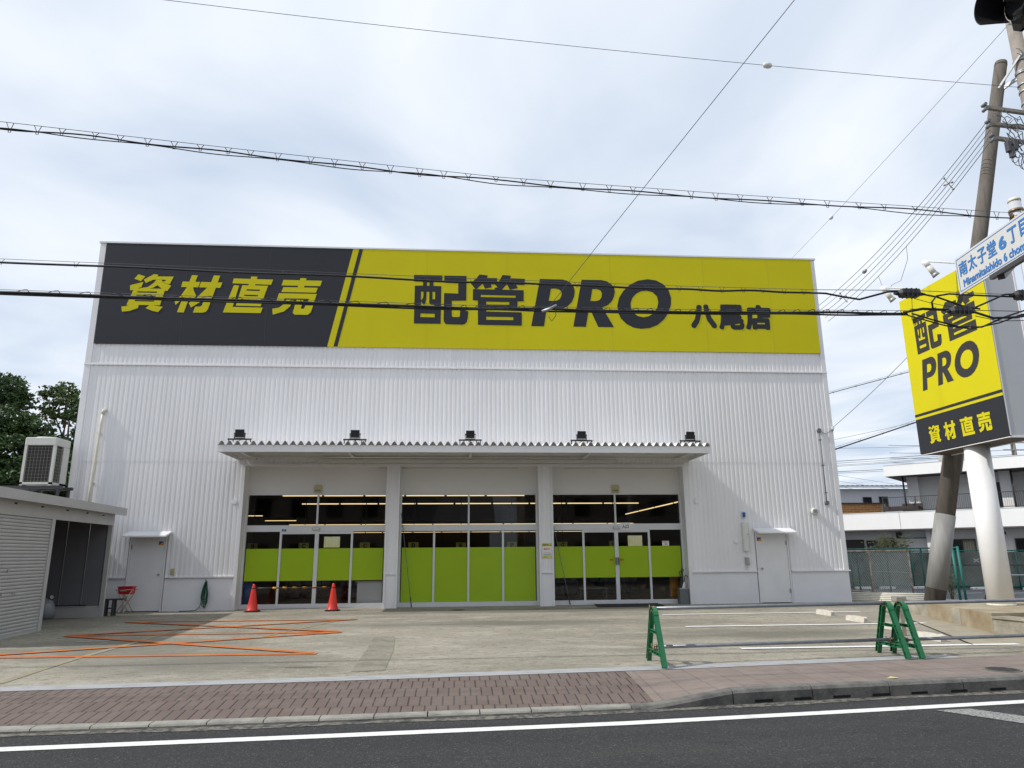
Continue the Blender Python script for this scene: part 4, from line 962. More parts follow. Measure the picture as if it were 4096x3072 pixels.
wheel_stop(8.14, 12.34, "pale wheel stop nearest the pavement, behind the lower pipe", .08)
# short concrete post with a pale cap behind the paired stands
t = thing("short_post", (7.95, 13.0, 0), "short concrete post with a pale square cap behind paired barricade stands", "post")
MB().bev(8.03, 8.13, 12.95, 13.05, 0.0, .60, .015).build("post", M['conc'], t)
MB().bev(7.98, 8.19, 12.92, 13.08, .595, .675, .015).build("cap", M['kerb'], t)
# covers
def cover(x, y, z, r, label, m=None):
    t = thing("manhole_cover", (x, y, z), label, "manhole cover", "round iron covers in the ground")
    MB().lathe((x, y, z), [(r + .03, 0), (r + .03, .004), (r, .0045)], 28).build("ring", M['kerb_dark'], t)
    q = MB(); q.lathe((x, y, z), [(r - .005, .002), (r - .005, .008), (r - .02, .009)], 28)
    for i in range(-4, 5):
        for j in range(-4, 5):
            if math.hypot(i, j) < 4.3: q.box(x + i * r * .2 - .02 * r / .2, x + i * r * .2 + .02 * r / .2, y + j * r * .2 - .006, y + j * r * .2 + .006, z + .009, z + .012)
    q.build("lid", M['iron'], t)
cover(6.98, 9.20, .003, .19, "round dark manhole cover in the tiled pavement")
cover(.08, 20.45, .001, .17, "round drain cover in front of the middle bay")
cover(11.2, 20.6, .001, .2, "round dark cover near the store's right corner")
t = thing("dry_leaf", (5.25, 8.78, .006), "pale yellow dry leaf lying on the pavement by the kerb", "leaf")
MB().add([(5.17, 8.76, .006), (5.24, 8.73, .012), (5.34, 8.77, .008), (5.25, 8.81, .02)], [(0, 1, 2, 3)]).build("blade", M['dry_leaf'], t)
t["category"] = "leaf"
t = thing("door_mat", (5.0, 21.4, 0), "black entrance mat lying before the 入口 doors", "mat")
MB().prism([(4.12, 22.0), (4.02, 20.75), (5.93, 20.75), (6.05, 22.0)][::-1] if False else [(4.02, 20.75), (5.93, 20.75), (6.02, 21.82), (4.12, 21.82)], lambda x, y: (x, y, .002), lambda x, y: (x, y, .016)).build("pile", M['mat_black'], t)
q = MB(); q.tube([(4.02, 20.75, .012), (5.93, 20.75, .012), (6.02, 21.82, .012), (4.12, 21.82, .012), (4.02, 20.75, .012)], .012, 6); q.build("edging", M['rubber'], t)
# rods leaning on the glass
for a, b, lab in (((-1.63, 21.80, 2.70), (-1.25, 21.5, .02), "thin rod leaning on the middle bay's green glass"), ((2.95, 21.80, 2.27), (3.36, 21.6, .02), "thin rod leaning on the right bay's edge pane")):
    t = thing("leaning_rod", b, lab, "rod", "rods leaning on the shop glass")
    MB().tube([b, a], .009, 6).build("shaft", M['dgrey'], t)
    d = (Vector(a) - Vector(b)).normalized()
    MB().tube([b, Vector(b) + d * .28], .017, 8).build("grip", M['black'], t)
# umbrella stand with umbrellas
ux, uy = 6.76, 21.62
t = thing("umbrella_stand", (ux, uy, 0), "grey bin holding umbrellas by the right jamb", "umbrella stand")
q = MB()
for x0, x1, y0, y1 in ((-.13, .13, -.13, -.115), (-.13, .13, .115, .13), (-.13, -.115, -.115, .115), (.115, .13, -.115, .115)): q.box(ux + x0, ux + x1, uy + y0, uy + y1, .003, .46)
q.box(ux - .115, ux + .115, uy - .115, uy + .115, .003, .02).build("bin", M['dgrey'], t)
MB().box(ux - .14, ux + .14, uy - .14, uy - .13, .43, .46).build("rim", M['grey'], t)
def umbrella(p, q_, m, lab):
    t = thing("umbrella", p, lab, "umbrella", "umbrellas in the stand")
    p, q_ = Vector(p), Vector(q_); d = q_ - p
    MB().tube([p, p + d * .15, p + d * .55, p + d * .72, p + d * .78], [.008, .03, .045, .025, .012], 10).build("canopy", m, t)
    e = p + d * .78; MB().tube([e, p + d * .92, q_, q_ + Vector((.03, -.02, .03)), q_ + Vector((.065, -.03, .0)), q_ + Vector((.06, -.03, -.04))], .012, 8).build("handle", M['black'], t)
umbrella((6.70, 21.62, .04), (6.74, 21.60, .98), M['black'], "black folded umbrella upright in the grey bin")
umbrella((6.80, 21.58, .04), (6.70, 21.66, .92), M['black'], "black folded umbrella tipped left in the grey bin")
umbrella((6.69, 21.55, .04), (6.83, 21.56, .80), M['white_paper'], "white folded umbrella standing in the grey bin")
# green hose looped on the wall
t = thing("garden_hose", (-7.0, 21.3, 0), "green hose hung in loops on the plinth, left of shopfront", "hose")
for k in range(7):
    pts = []; w_ = .03 + .014 * k; zb = .08 + .045 * ((k * 3) % 7)
    for i in range(25):
        a = i / 24 * 2 * math.pi
        zz = zb + (.80 - zb) * (0.5 - 0.5 * math.cos(a)); sp = math.sin(a) * w_ * (1.15 - .85 * (zz - zb) / (.8 - zb))
        pts.append((-6.97 + sp - .02 * (1 - zz), 21.40 - .014 * k + .012 * math.sin(3 * a), zz))
    MB().tube(pts, .011, 6).build("loop", M['hose'], t)
MB().tube([(-6.98, 21.38, .78), (-7.02, 21.37, .5), (-7.1, 21.36, .12), (-7.18, 21.34, .03), (-7.35, 21.3, .015), (-7.6, 21.25, .014)], .011, 6).build("loose_end", M['hose'], t)
MB().tube([(-6.98, 21.45, .80), (-6.98, 21.34, .80), (-6.98, 21.31, .85)], .012, 6).build("hook", M['black'], t)
# red basket on folding stand and a dark trestle
bx, by = -8.93, 20.95
t = thing("basket_stand", (bx, by, 0), "red shopping basket on a folding brass stand by left door", "basket")
def rr(zz, s_): return [(bx - .19 * s_, by - .13 * s_, zz), (bx + .19 * s_, by - .13 * s_, zz), (bx + .19 * s_, by + .13 * s_, zz), (bx - .19 * s_, by + .13 * s_, zz)]
q = MB(); q.loft([rr(.50, .85), rr(.70, 1.0), rr(.70, .93), rr(.52, .80)]); q.loft([rr(.685, 1.06), rr(.705, 1.06), rr(.705, .95), rr(.685, .95)], cap=False); q.build("basket", M['red_plastic'], t)
q = MB()
for i in range(4): q.box(bx - .12 + i * .045, bx - .09 + i * .045, by - .126, by - .116, .585, .625)
q.build("lettering", M['white_paper'], t)
for s_ in (-1, 1):
    MB().tube([(bx - .24, by + s_ * .15, .62), (bx + .24, by + s_ * .15, .62)], .011, 8).build("rail", M['brass'], t)
    MB().tube([(bx - .21, by + s_ * .15, .62), (bx + .17, by + s_ * .14, .008)], .010, 8).build("leg", M['brass'], t)
    MB().tube([(bx + .21, by + s_ * .15, .62), (bx - .17, by + s_ * .14, .008)], .010, 8).build("leg", M['brass'], t)
t = thing("trestle", (-9.0, 20.0, 0), "low dark trestle stool beside the open shed bay", "trestle")
q = MB(); q.box(-9.06, -8.60, 19.98, 20.16, .40, .435); q.build("seat", M['dtruck'], t)
for x in (-9.03, -8.83):
    for y in (20.0, 20.14): MB().box(x - .025, x + .025, y - .02, y + .02, .004, .40).build("leg", M['dtruck'], t)
MB().box(-9.03, -8.83, 20.05, 20.09, .18, .21).build("stretcher", M['dtruck'], t)

# ================================================================== SHED ON THE LEFT
sh = thing("storage_shed", (-9.2, 16.5, 0), "low cream steel storage shed with shutter and one open bay", "shed")
def fx(y): return -8.46 - .092 * (y - 14.5)      # front face follows a slightly skewed line
YN, YF, DEP = 13.38, 19.80, 3.6
def sbox(mb, y0, y1, d0, d1, z0, z1):
    """box set off the front face: d measured back from it"""
    vs = []
    for z in (z0, z1):
        for y, d in ((y0, d0), (y1, d0), (y1, d1), (y0, d1)): vs.append((fx(y) - d, y, z))
    return mb.add(vs, [(0, 3, 2, 1), (4, 5, 6, 7), (0, 1, 5, 4), (1, 2, 6, 5), (2, 3, 7, 6), (3, 0, 4, 7)])
q = MB(); sbox(q, YN - .05, YF + .25, -.16, DEP + 1.3, 2.66, 2.74); q.build("roof", M['shed_roof'], sh)
q = MB(); sbox(q, YN - .06, YF + .27, -.20, -.16, 2.56, 2.75); sbox(q, YF + .25, YF + .29, -.16, 2.4, 2.60, 2.75)
q.build("eave", M['shed'], sh)
q = MB()
yy = YN
while yy < YF: sbox(q, yy, yy + .12, 0.2, DEP + 1.3, 2.74, 2.775); yy += .30
q.build("roof_rib", M['shed_roof'], sh)
q = MB(); sbox(q, YN, YF, 0, .05, 2.29, 2.66); q.build("fascia", M['shed'], sh)
q = MB()
for y in (14.6, 15.7, 16.9, 18.0, 19.0): sbox(q, y - .05, y + .05, -.008, 0, 2.50, 2.53)
q.build("vent_slot", M['slot'], sh)
for y0, y1 in ((16.25, 16.40), (YF - .10, YF), (YN, YN + .1)): q = MB(); sbox(q, y0, y1, 0.0, .09, .0, 2.29); q.build("post", M['shed'], sh)
# roller shutter of curved slats
q = MB(); n_sl = 34; y0, y1 = YN + .1, 16.25
for i in range(n_sl):
    za, zb = .04 + (2.29 - .04) * i / n_sl, .04 + (2.29 - .04) * (i + 1) / n_sl; h = zb - za
    for (d0, u0), (d1, u1) in zip(((.05, 0), (.028, .12), (.022, .5), (.028, .85)), ((.028, .12), (.022, .5), (.028, .85), (.05, .97))):
        q.add([(fx(y0) - d0, y0, za + h * u0), (fx(y1) - d0, y1, za + h * u0), (fx(y1) - d1, y1, za + h * u1), (fx(y0) - d1, y0, za + h * u1)], [(0, 1, 2, 3)])
    q.add([(fx(y0) - .05, y0, za + h * .97), (fx(y1) - .05, y1, za + h * .97), (fx(y1) - .05, y1, zb), (fx(y0) - .05, y0, zb)], [(0, 1, 2, 3)])
sbox(q, y0, y1, .02, .06, .0, .045); sh_s = q.build("shutter", M['shed'], sh)
q = MB(); sbox(q, 14.5, 14.62, .012, .022, .80, .84); sbox(q, 15.0, 15.12, .012, .022, .80, .84); q.build("handle", M['steel'], sh_s)
q = MB(); sbox(q, 14.7, 14.76, .010, .022, 1.22, 1.28); q.build("lock", M['steel'], sh_s)
# walls: near end, back, partition, far end with folded panels
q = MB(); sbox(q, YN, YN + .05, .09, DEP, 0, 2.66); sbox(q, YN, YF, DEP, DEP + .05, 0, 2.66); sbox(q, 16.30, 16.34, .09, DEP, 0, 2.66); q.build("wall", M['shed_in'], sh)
q = MB()
def endx(d): return fx(YF) - d
yw = YF - .08
edges = [.09, .55, 1.10, 1.65, 2.2, 2.9, DEP]
for a, b in zip(edges, edges[1:]):
    xa, xb = endx(a), endx(b)
    q.add([(xb, yw, .28), (xa - .05, yw, .28), (xa - .05, yw, 2.6), (xb, yw, 2.6)], [(0, 1, 2, 3)])
    q.add([(xa - .05, yw, .28), (xa, yw - .012, .28), (xa, yw - .012, 2.6), (xa - .05, yw, 2.6)], [(0, 1, 2, 3)])
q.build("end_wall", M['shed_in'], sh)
q = MB(); q.box(endx(DEP), endx(.09), yw - .02, YF, 0, .27); q.build("sill", M['shed'], sh)
q = MB(); q.box(endx(2.0), endx(.4), yw - .06, yw - .03, .285, .31); q.build("gap", M['slot'], sh)
# plastic bag of rubbish in the open bay
t = thing("plastic_bag", (-10.1, 19.45, 0), "pale bulging plastic bag inside the shed's open bay", "bag")
q = MB(); prof = [(.16, .0), (.29, .03), (.34, .16), (.33, .30), (.27, .41), (.15, .48), (.05, .50)]
rings = []
for r, z in prof: rings.append([(-10.2 + .72 * r * (1 + .12 * math.sin(3 * a + z * 9)) * math.cos(a), 19.4 + .72 * r * (1 + .1 * math.cos(2 * a + z * 7)) * math.sin(a), z + .004) for a in [k * 2 * math.pi / 18 for k in range(18)]])
q.loft(rings, sm=True); q.build("sack", M['bag'], t)
MB().tube([(-10.1, 19.4, .48), (-10.08, 19.39, .515), (-10.04, 19.36, .53)], [.05, .03, .045], 10).build("knot", M['bag'], t)
# air-conditioning unit on the shed roof
ax0, ax1, ay0, ay1, az0, az1 = -11.84, -11.02, 20.42, 21.15, 3.40, 4.72
t = thing("outdoor_unit", ((ax0 + ax1) / 2, ay0, az0), "tall cream air conditioning unit on a frame above shed roof", "air conditioner")
q = MB()
for x, y in ((ax0, ay0), (ax1 - .07, ay0), (ax0, ay1 - .07), (ax1 - .07, ay1 - .07)): q.box(x, x + .07, y, y + .07, az0, az1 - .22)
q.bev(ax0 - .01, ax1 + .01, ay0 - .01, ay1 + .01, az1 - .22, az1, .03); q.box(ax1 - .06, ax1, ay0 + .42, ay1 - .07, az0 + .02, az1 - .22)
q.box(ax0, ax1, ay0, ay1, az0 + .03, az0 + .09); q.build("casing", M['ac'], t)
MB().box(ax0 + .05, ax1 - .05, ay0 + .05, ay1 - .05, az0 + .09, az1 - .22).build("coil", M['ac_dark'], t)
MB().lathe(((ax0 + ax1) / 2, (ay0 + ay1) / 2, az1), [(.34, 0), (.33, .02), (.30, .03)], 24).build("fan_guard", M['ac'], t)
q = MB()
for i in range(8): x = ax0 + .10 + i * (ax1 - ax0 - .2) / 7; q.box(x - .0025, x + .0025, ay0 + .01, ay0 + .02, az0 + .1, az1 - .25)
for i in range(11): z = az0 + .12 + i * (az1 - az0 - .40) / 10; q.box(ax0 + .08, ax1 - .08, ay0 + .006, ay0 + .012, z - .0025, z + .0025)
q.build("front_grille", M['ac_grille'], t)
q = MB()
for i in range(5): y = ay0 + .10 + i * .075; q.box(ax1 - .02, ax1 - .01, y - .005, y + .005, az0 + .1, az1 - .28)
for i in range(11): z = az0 + .12 + i * (az1 - az0 - .42) / 10; q.box(ax1 - .012, ax1 - .006, ay0 + .08, ay0 + .42, z - .005, z + .005)
q.build("side_grille", M['ac_grille'], t)
t = thing("unit_frame", (-11.4, 20.8, 2.75), "dark steel frame carrying the air conditioning unit", "steel frame")
for y in (20.5, 21.05): MB().box(-12.6, -10.75, y - .04, y + .04, 3.31, 3.395).build("beam", M['dtruck'], t)
for x in (-12.4, -11.6, -10.85):
    for y in (20.5, 21.05): MB().box(x - .03, x + .03, y - .03, y + .03, 2.775, 3.31).build("leg", M['dtruck'], t)
MB().beam((-12.4, 20.5, 2.85), (-11.6, 20.5, 3.3), .03, .03).build("brace", M['dtruck'], t)
# low roof behind the shed
t = thing("lean_to", (-13, 23, 0), "low grey corrugated roof behind the cream shed", "lean-to")
q = MB(); rows_ = []
for i in range(60):
    x = -20 + i * .15; rows_.append([(x, 20.15, 2.85 + .03 * (i % 2)), (x, 27.0, 3.35 + .03 * (i % 2)), (x, 27.0, 3.33 + .03 * (i % 2)), (x, 20.15, 2.83 + .03 * (i % 2))])
q.loft(rows_).build("roof", M['shed_roof'], t)
MB().box(-20, -11.2, 20.3, 26.9, 0, 2.80).build("wall", M['brown_wall'], t)

# ================================================================== TREES
def tree(x, y, h, crown, label, leafm, seed, n=7000, lsize=.17, group="trees behind the shed", trunk=.22):
    r = random.Random(seed)
    t = thing("tree", (x, y, 0), label, "tree", group)
    q = MB()
    lean = r.uniform(-.3, .3)
    q.tube([(x, y, 0), (x + lean * .3, y, h * .3), (x + lean, y + .2, h * .6), (x + lean * 1.2, y, h * .93)], [trunk, trunk * .8, trunk * .5, .03], 9)
    for (cx, cy, cz, rx_, rz_) in crown:
        z0 = max(h * .25, cz - rz_ - r.uniform(.5, 1.6)); bx = x + lean * min(1, z0 / (h * .6))
        mid = ((bx + cx) / 2 + r.uniform(-.2, .2), (y + cy) / 2, (z0 + cz) / 2 + .1)
        q.tube([(bx, y, z0), mid, (cx, cy, cz), (cx + r.uniform(-.4, .4), cy, cz + rz_ * .8)], [trunk * .4, trunk * .28, trunk * .16, .015], 6)
        for k in range(4):
            a = r.uniform(0, 6.28); q.tube([(cx, cy, cz), (cx + math.cos(a) * rx_ * .8, cy + math.sin(a) * rx_ * .8, cz + r.uniform(-.2, .8) * rz_)], [trunk * .12, .01], 5)
    q.build("trunk", M['bark'], t)
    vol = sum(c[3] ** 2 * c[4] for c in crown)
    mb = MB()
    for (cx, cy, cz, rx_, rz_) in crown:
        m_ = int(n * rx_ ** 2 * rz_ / vol)
        subs = [(r.gauss(0, .48), r.gauss(0, .48), r.gauss(0, .45), r.uniform(.25, .55)) for _ in range(22)]
        for i in range(m_):
            s_ = r.choice(subs)
            while True:
                u, v, w_ = r.uniform(-1, 1), r.uniform(-1, 1), r.uniform(-1, 1)
                if u * u + v * v + w_ * w_ < 1: break
            px, py, pz = cx + (s_[0] + u * s_[3]) * rx_, cy + (s_[1] + v * s_[3]) * rx_, cz + (s_[2] + w_ * s_[3] * .8) * rz_
            a = Vector((r.gauss(0, 1), r.gauss(0, 1), r.gauss(0, .6))).normalized(); b = a.orthogonal().normalized()
            b = (b * math.cos(r.uniform(0, 6)) + a.cross(b) * math.sin(r.uniform(0, 6))).normalized()
            L_, w2 = lsize * r.uniform(.6, 1.3), lsize * r.uniform(.4, .7)
            p = Vector((px, py, pz)); nn = a.cross(b) * (.12 * L_)
            mb.add([p - a * L_ * .5, p + b * w2 * .5 + nn, p + a * L_ * .5, p - b * w2 * .5 + nn], [(0, 1, 2), (0, 2, 3)])
    mb.build("crown", leafm, t)
    return t
tree(-22.9, 35, 10.4, [(-22.6, 35, 9.2, 1.5, 1.2), (-21.4, 35, 8.9, 1.0, .7), (-23.6, 35.5, 7.6, 1.9, 1.1), (-21.6, 34.6, 7.3, 1.1, .6), (-24.3, 35, 6.0, 2.0, 1.3), (-20.9, 34.8, 8.3, .5, .35)], "tall dark tree at the left edge, behind the air conditioner", M['leaf'], 1, 20000, .24)
tree(-19.5, 36, 9.6, [(-19.9, 36, 9.2, .75, .35), (-19.2, 36, 9.55, .55, .3), (-18.95, 36, 8.9, .75, .4), (-20.2, 36, 8.4, .6, .35), (-19.3, 36.2, 8.2, .7, .3)], "thin airy light green treetop above the air conditioner", M['leaf2'], 2, 1900, .22, trunk=.10)
tree(-18.0, 34.5, 8.3, [(-17.1, 34.5, 7.7, .95, .75), (-19.0, 34.5, 6.2, 1.6, 1.0), (-17.6, 34.5, 5.4, 1.8, 1.3), (-16.6, 34.5, 8.0, .8, .5)], "bushy dark tree against the store's left edge", M['leaf'], 3, 20000, .24)
tree(-21.2, 33, 7.6, [(-21.4, 33, 6.5, 1.5, 1.1), (-20.2, 33, 6.9, 1.1, .8), (-22.2, 33, 5.0, 1.9, 1.3), (-19.8, 33, 5.0, 1.8, 1.3), (-20.8, 33, 3.8, 2.0, 1.0), (-19.7, 33, 6.9, 1.0, .75), (-18.6, 33, 6.6, 1.0, .7)], "low dense dark tree just above the shed roof", M['leaf'], 4, 26000, .24)
tree(-17.2, 31.5, 5.4, [(-17.4, 31.5, 4.4, 1.5, 1.0), (-16.0, 31.5, 5.0, 1.3, .9), (-18.7, 31.5, 4.0, 1.6, 1.0)], "low dark bushy tree behind the air conditioner's right side", M['leaf'], 5, 16000, .24)
# ================================================================== RIGHT SIDE: PYLON SIGN, POLES
t = thing("plinth_block", (10.6, 13.9, 0), "rust stained concrete block under the white sign column", "concrete block")
q = MB()
q.loft([[(9.84, 13.02, .002), (13.2, 12.75, .002), (13.2, 16.0, .002), (10.6, 16.0, .002), (10.36, 14.72, .002)], [(9.84, 13.02, .36), (13.2, 12.75, .36), (13.2, 16.0, .33), (10.6, 16.0, .33), (10.36, 14.72, .33)]])
q.build("block", M['rust_conc'], t)
MB().loft([[(10.28, 14.50, .002), (10.40, 14.46, .002), (10.46, 14.8, .002), (10.33, 14.84, .002)], [(10.28, 14.50, .31), (10.40, 14.46, .31), (10.46, 14.8, .31), (10.33, 14.84, .31)]]).build("edge_stone", M['conc'], t)
t = thing("low_wall", (10.0, 11.5, 0), "weathered low concrete wall at the right edge before sign column", "wall")
q = MB(); q.loft([[(9.83, 13.0, .002), (9.95, 12.3, .002), (10.35, 10.95, .002), (10.55, 10.95, .002), (10.12, 13.0, .002)], [(9.83, 13.0, .27), (9.95, 12.3, .27), (10.35, 10.95, .27), (10.55, 10.95, .27), (10.12, 13.0, .27)]]); q.build("wall", M['conc'], t)
MB().loft([[(9.80, 13.0, .272), (9.92, 12.3, .272), (10.32, 10.9, .272), (10.6, 10.9, .272), (10.15, 13.0, .272)], [(9.80, 13.0, .31), (9.92, 12.3, .31), (10.32, 10.9, .31), (10.6, 10.9, .31), (10.15, 13.0, .31)]]).build("coping", M['conc'], t)
t = thing("planter_wall", (11.0, 16.8, 0), "blackened concrete block holding the leaning pole's foot", "concrete block")
q = MB(); q.loft([[(10.90, 16.40, .002), (11.12, 15.70, .002), (12.6, 15.9, .002), (12.6, 18.2, .002), (11.16, 18.0, .002)], [(10.90, 16.40, .29), (11.12, 15.70, .29), (12.6, 15.9, .29), (12.6, 18.2, .27), (11.16, 18.0, .27)]]); q.build("block", M['conc_dark'], t)
q = MB(); q.loft([[(10.885, 16.42, .002), (10.90, 16.39, .002), (11.15, 17.99, .002), (11.13, 18.0, .002)], [(10.885, 16.42, .285), (10.90, 16.39, .285), (11.15, 17.99, .265), (11.13, 18.0, .265)]]); q.build("pale_face", M['conc'], t)
# pylon sign
PX, PXB, PY0, PY1, PZ0, PZ1 = 11.33, 12.08, 13.66, 16.56, 3.76, 7.72
t = thing("pylon_sign", (11.68, 15.1, .36), "tall yellow and black shop sign on a thick white column", "sign")
MB().tube([(11.66, 15.08, .33), (11.66, 15.08, PZ0 + .02)], .255, 32).build("column", M['white_paint'], t)
MB().lathe((11.66, 15.08, .335), [(.272, 0), (.272, .03), (.258, .035)], 32).build("base_ring", M['cream_pipe'], t)
MB().box(PX + .012, PXB - .012, PY0 + .012, PY1 - .012, PZ0 + .02, PZ1 - .01).build("box", M['sign_side'], t)
q = MB(); q.box(PX + .01, PXB - .01, PY0 + .01, PY1 - .01, PZ0 - .0, PZ0 + .02); q.build("underside", M['sign_under'], t)
q = MB()
for y in (PY0, PY1 - .03): q.box(PX + .003, PX + .04, y, y + .03, PZ0, PZ1).box(PXB - .04, PXB, y, y + .03, PZ0, PZ1)
q.box(PX + .003, PXB, PY0, PY0 + .03, PZ0 - .02, PZ0 + .02).box(PX + .003, PXB, PY0, PY0 + .03, PZ1 - .03, PZ1).box(PX + .003, PX + .04, PY0 + .03, PY1 - .03, PZ0 - .012, PZ0 + .0).box(PXB - .03, PXB, PY0 + .03, PY1 - .03, PZ0 - .02, PZ0 + .02)
q.build("edge_trim", M['white_paint'], t)
FX = lambda x_: (lambda u, z, d=0.0: (x_ - d, PY1 - u, z))      # face looking along -x: u runs from the far edge to the near edge
Wf = PY1 - PY0
MB().prism([(0, PZ0 + .02), (Wf, PZ0 + .02), (Wf, 4.63), (0, 4.63)], FX(PX), FX(PX + .01)).build("dark_face", M['sign_dark'], t)
MB().prism([(0, 4.63), (Wf, 4.63), (Wf, PZ1), (0, PZ1)], FX(PX), FX(PX + .01)).build("yellow_face", M['sign_yel'], t)
MB().prism([(0, 4.69), (Wf, 4.69), (Wf, 4.755), (0, 4.755)], FX(PX - .003), FX(PX + .002)).build("dark_stripe", M['sign_dark'], t)
q = MB(); G = FX(PX - .003)
glyph(q, 'hai', (PY1 - 16.14, 6.18, PY1 - 15.20, 7.12), G); glyph(q, 'kan', (PY1 - 15.10, 6.18, PY1 - 13.99, 7.12), G)
glyph(q, 'letter_p', (PY1 - 16.13, 5.27, PY1 - 15.52, 6.02), G); glyph(q, 'letter_r', (PY1 - 15.56, 5.27, PY1 - 14.99, 6.02), G); glyph(q, 'letter_o', (PY1 - 14.92, 5.24, PY1 - 14.12, 6.03), G)
q.build("lettering", M['ink'], t)
q = MB()
for k_, a, b in (('shi', 16.19, 15.70), ('zai', 15.63, 15.16), ('choku', 15.08, 14.58), ('bai', 14.54, 14.05)):
    glyph(q, k_, (PY1 - a + .02, 3.97, PY1 - b - .0, 4.39), G, shear=-.30)
q.build("lettering", M['sign_yel'], t)
for y, lab in ((16.02, "far spotlight over the pylon sign, partly behind black cable box"), (14.38, "near white spotlight reaching over the pylon sign's top")):
    s_ = thing("spotlight", (11.0, y, 7.8), lab, "spotlight", "spotlights over the pylon sign")
    MB().tube([(11.6, y, 7.70), (11.55, y, 7.86), (10.64, y, 7.90)], .018, 8).build("arm", M['white_paint'], s_)
    MB().tube([(10.54, y + .02, 7.90), (10.62, y, 7.84), (10.66, y, 7.78)], [.05, .062, .062], 14).build("housing_cap", M['white_paint'], s_)
    MB().tube([(10.655, y, 7.785), (10.76, y - .02, 7.60)], [.06, .068], 16).build("housing", M['offwhite'], s_)
    MB().tube([(10.755, y - .02, 7.605), (10.80, y - .03, 7.54)], [.070, .085], 16).build("reflector", M['steel'], s_)
# utility pole and its leaning strut
UX, UY = 14.35, 15.2
t = thing("utility_pole", (UX + .25, UY, 0), "grey concrete utility pole at the right edge with crossarms", "utility pole")
pole_x = lambda z: UX + .46 - .008 * z
MB().tube([(pole_x(0), UY, 0), (pole_x(16.2), UY, 16.2)], [.21, .155], 20).build("shaft", M['pole2'], t)
for z in (13.05, 13.25, 13.58, 13.62, 13.95, 12.7): MB().lathe((pole_x(z), UY, z), [(.185, 0), (.185, .05)], 20).build("band", M['steel'], t)
for z0, z1, x0 in ((12.42, 12.26, 13.28), (11.95, 11.84, 13.30), (11.56, 11.38, 13.34)):
    MB().beam((x0, 15.0, z0), (pole_x(z1) + .15, UY - .19, z1), .085, .085).build("crossarm", M['pole2'], t)
    q = MB()
    for dz in (-.07, .07): q.cyl((x0 - .01, 14.93, z0 + dz), (x0 - .01, 15.07, z0 + dz), .042, n=10)
    q.build("insulator", M['dgrey'], t)
q = MB(); q.beam((pole_x(14.9) + .1, UY - .2, 15.0), (13.95, 14.6, 14.62), .07, .07); q.build("pole_top_arm", M['offwhite'], t)
MB().lathe((pole_x(14.6) + .42, UY - .45, 14.35), [(.05, 0), (.19, .06), (.22, .25), (.22, .75), (.15, .8)], 18).build("transformer", M['offwhite'], t)
for z, a in ((14.1, -1), (14.25, 1), (10.4, -1), (9.9, -1), (9.4, 1)):
    MB().tube([(pole_x(z) - .1, UY - .14, z), (pole_x(z) - .30, UY - .25, z - .08)], .012, 6).build("step_bolt", M['steel'], t)
# tangled service cables on the pole
q = MB(); r = random.Random(5)
for k in range(16):
    a = Vector((r.uniform(13.3, 14.2), 14.85, r.uniform(11.2, 12.1))); pts = [a]
    for i in range(5): pts.append(pts[-1] + Vector((r.uniform(-.12, .24), r.uniform(-.04, .04), r.uniform(-.28, .14))))
    q.tube(pts, .011, 5)
for k in range(7):
    c = Vector((r.uniform(13.55, 14.0), 14.82, r.uniform(10.75, 11.3))); rr_ = r.uniform(.10, .26)
    q.tube([c + Vector((math.cos(a) * rr_ * .6, .02 * math.sin(2 * a), math.sin(a) * rr_)) for a in [i * .45 for i in range(14)]], .009, 5)
tag(q.build("tangled_cable", M['dgrey'], t), kind="stuff")
for k, (x, z) in enumerate(((13.62, 11.05), (13.72, 11.25), (13.55, 11.2))):
    MB().bev(x - .06, x + .06, 14.76, 14.88, z - .14, z + .14, .02).build("terminal_box", M['dtruck'], t)
ST0, ST1 = Vector((11.42, 16.95, .27)), Vector((14.50, 15.60, 14.22))
t = thing("strut_pole", ST0, "dark leaning concrete prop pole behind the yellow pylon sign", "pole")
MB().tube([ST0, ST1], [.225, .15], 20).build("shaft", M['pole'], t)
d = ST1 - ST0
MB().tube([ST0 + d * (.31 / 13.4), ST0 + d * (1.98 / 13.4)], [.231, .226], 24).build("sleeve", M['sleeve'], t)
q = MB(); q.tube([ST1 - d * .005, ST1 + d * .003], [.155, .14], 18); q.build("cap", M['pole'], t)
q = MB(); q.beam(ST1 + d * -.06, (pole_x(13.6), UY - .1, 13.6), .05, .09); q.beam(ST1 + d * -.06 + Vector((-.1, -.18, 0)), (pole_x(14.1) - .1, UY - .18, 14.1), .04, .05); q.build("bracket", M['steel'], t)
a = ST0 + d * .27 + Vector((.16, -.12, 0)); MB().tube([a - d * .05, a + d * .02], .045, 8).build("cable_duct", M['sleeve'], t)

# street signal pole, name plate and signal head
GX, GY = 8.34, 9.2
t = thing("signal_pole", (GX + .05, GY, 0), "pale round signal pole at the right edge behind the name sign", "pole")
MB().tube([(GX + .16, GY, .002), (GX, GY, 6.62)], [.10, .082], 20).build("shaft", M['sky_pole'], t)
MB().lathe((GX, GY, 6.62), [(.088, -.03), (.088, .0), (.07, .025), (.03, .035)], 20).build("cap", M['cream_pipe'], t)
q = MB()
for z in (6.30, 6.42): q.lathe((GX, GY, z), [(.10, 0), (.10, .04)], 16)
q.beam((GX - .09, GY - .02, 6.38), (GX - .14, GY - .04, 6.34), .03, .05); q.cyl((GX + .1, GY, 6.44), (GX + .15, GY - .05, 6.46), .02, n=8); q.build("band", M['clamp'], t)
SA, SB = Vector((6.131, 7.794, 4.771)), Vector((5.972, 6.40, 4.771))
H2 = .228
t = thing("street_name_sign", (SA + SB) / 2, "white street name sign with blue writing 南太子堂6丁目 Minamitaishido 6 chome", "street sign")
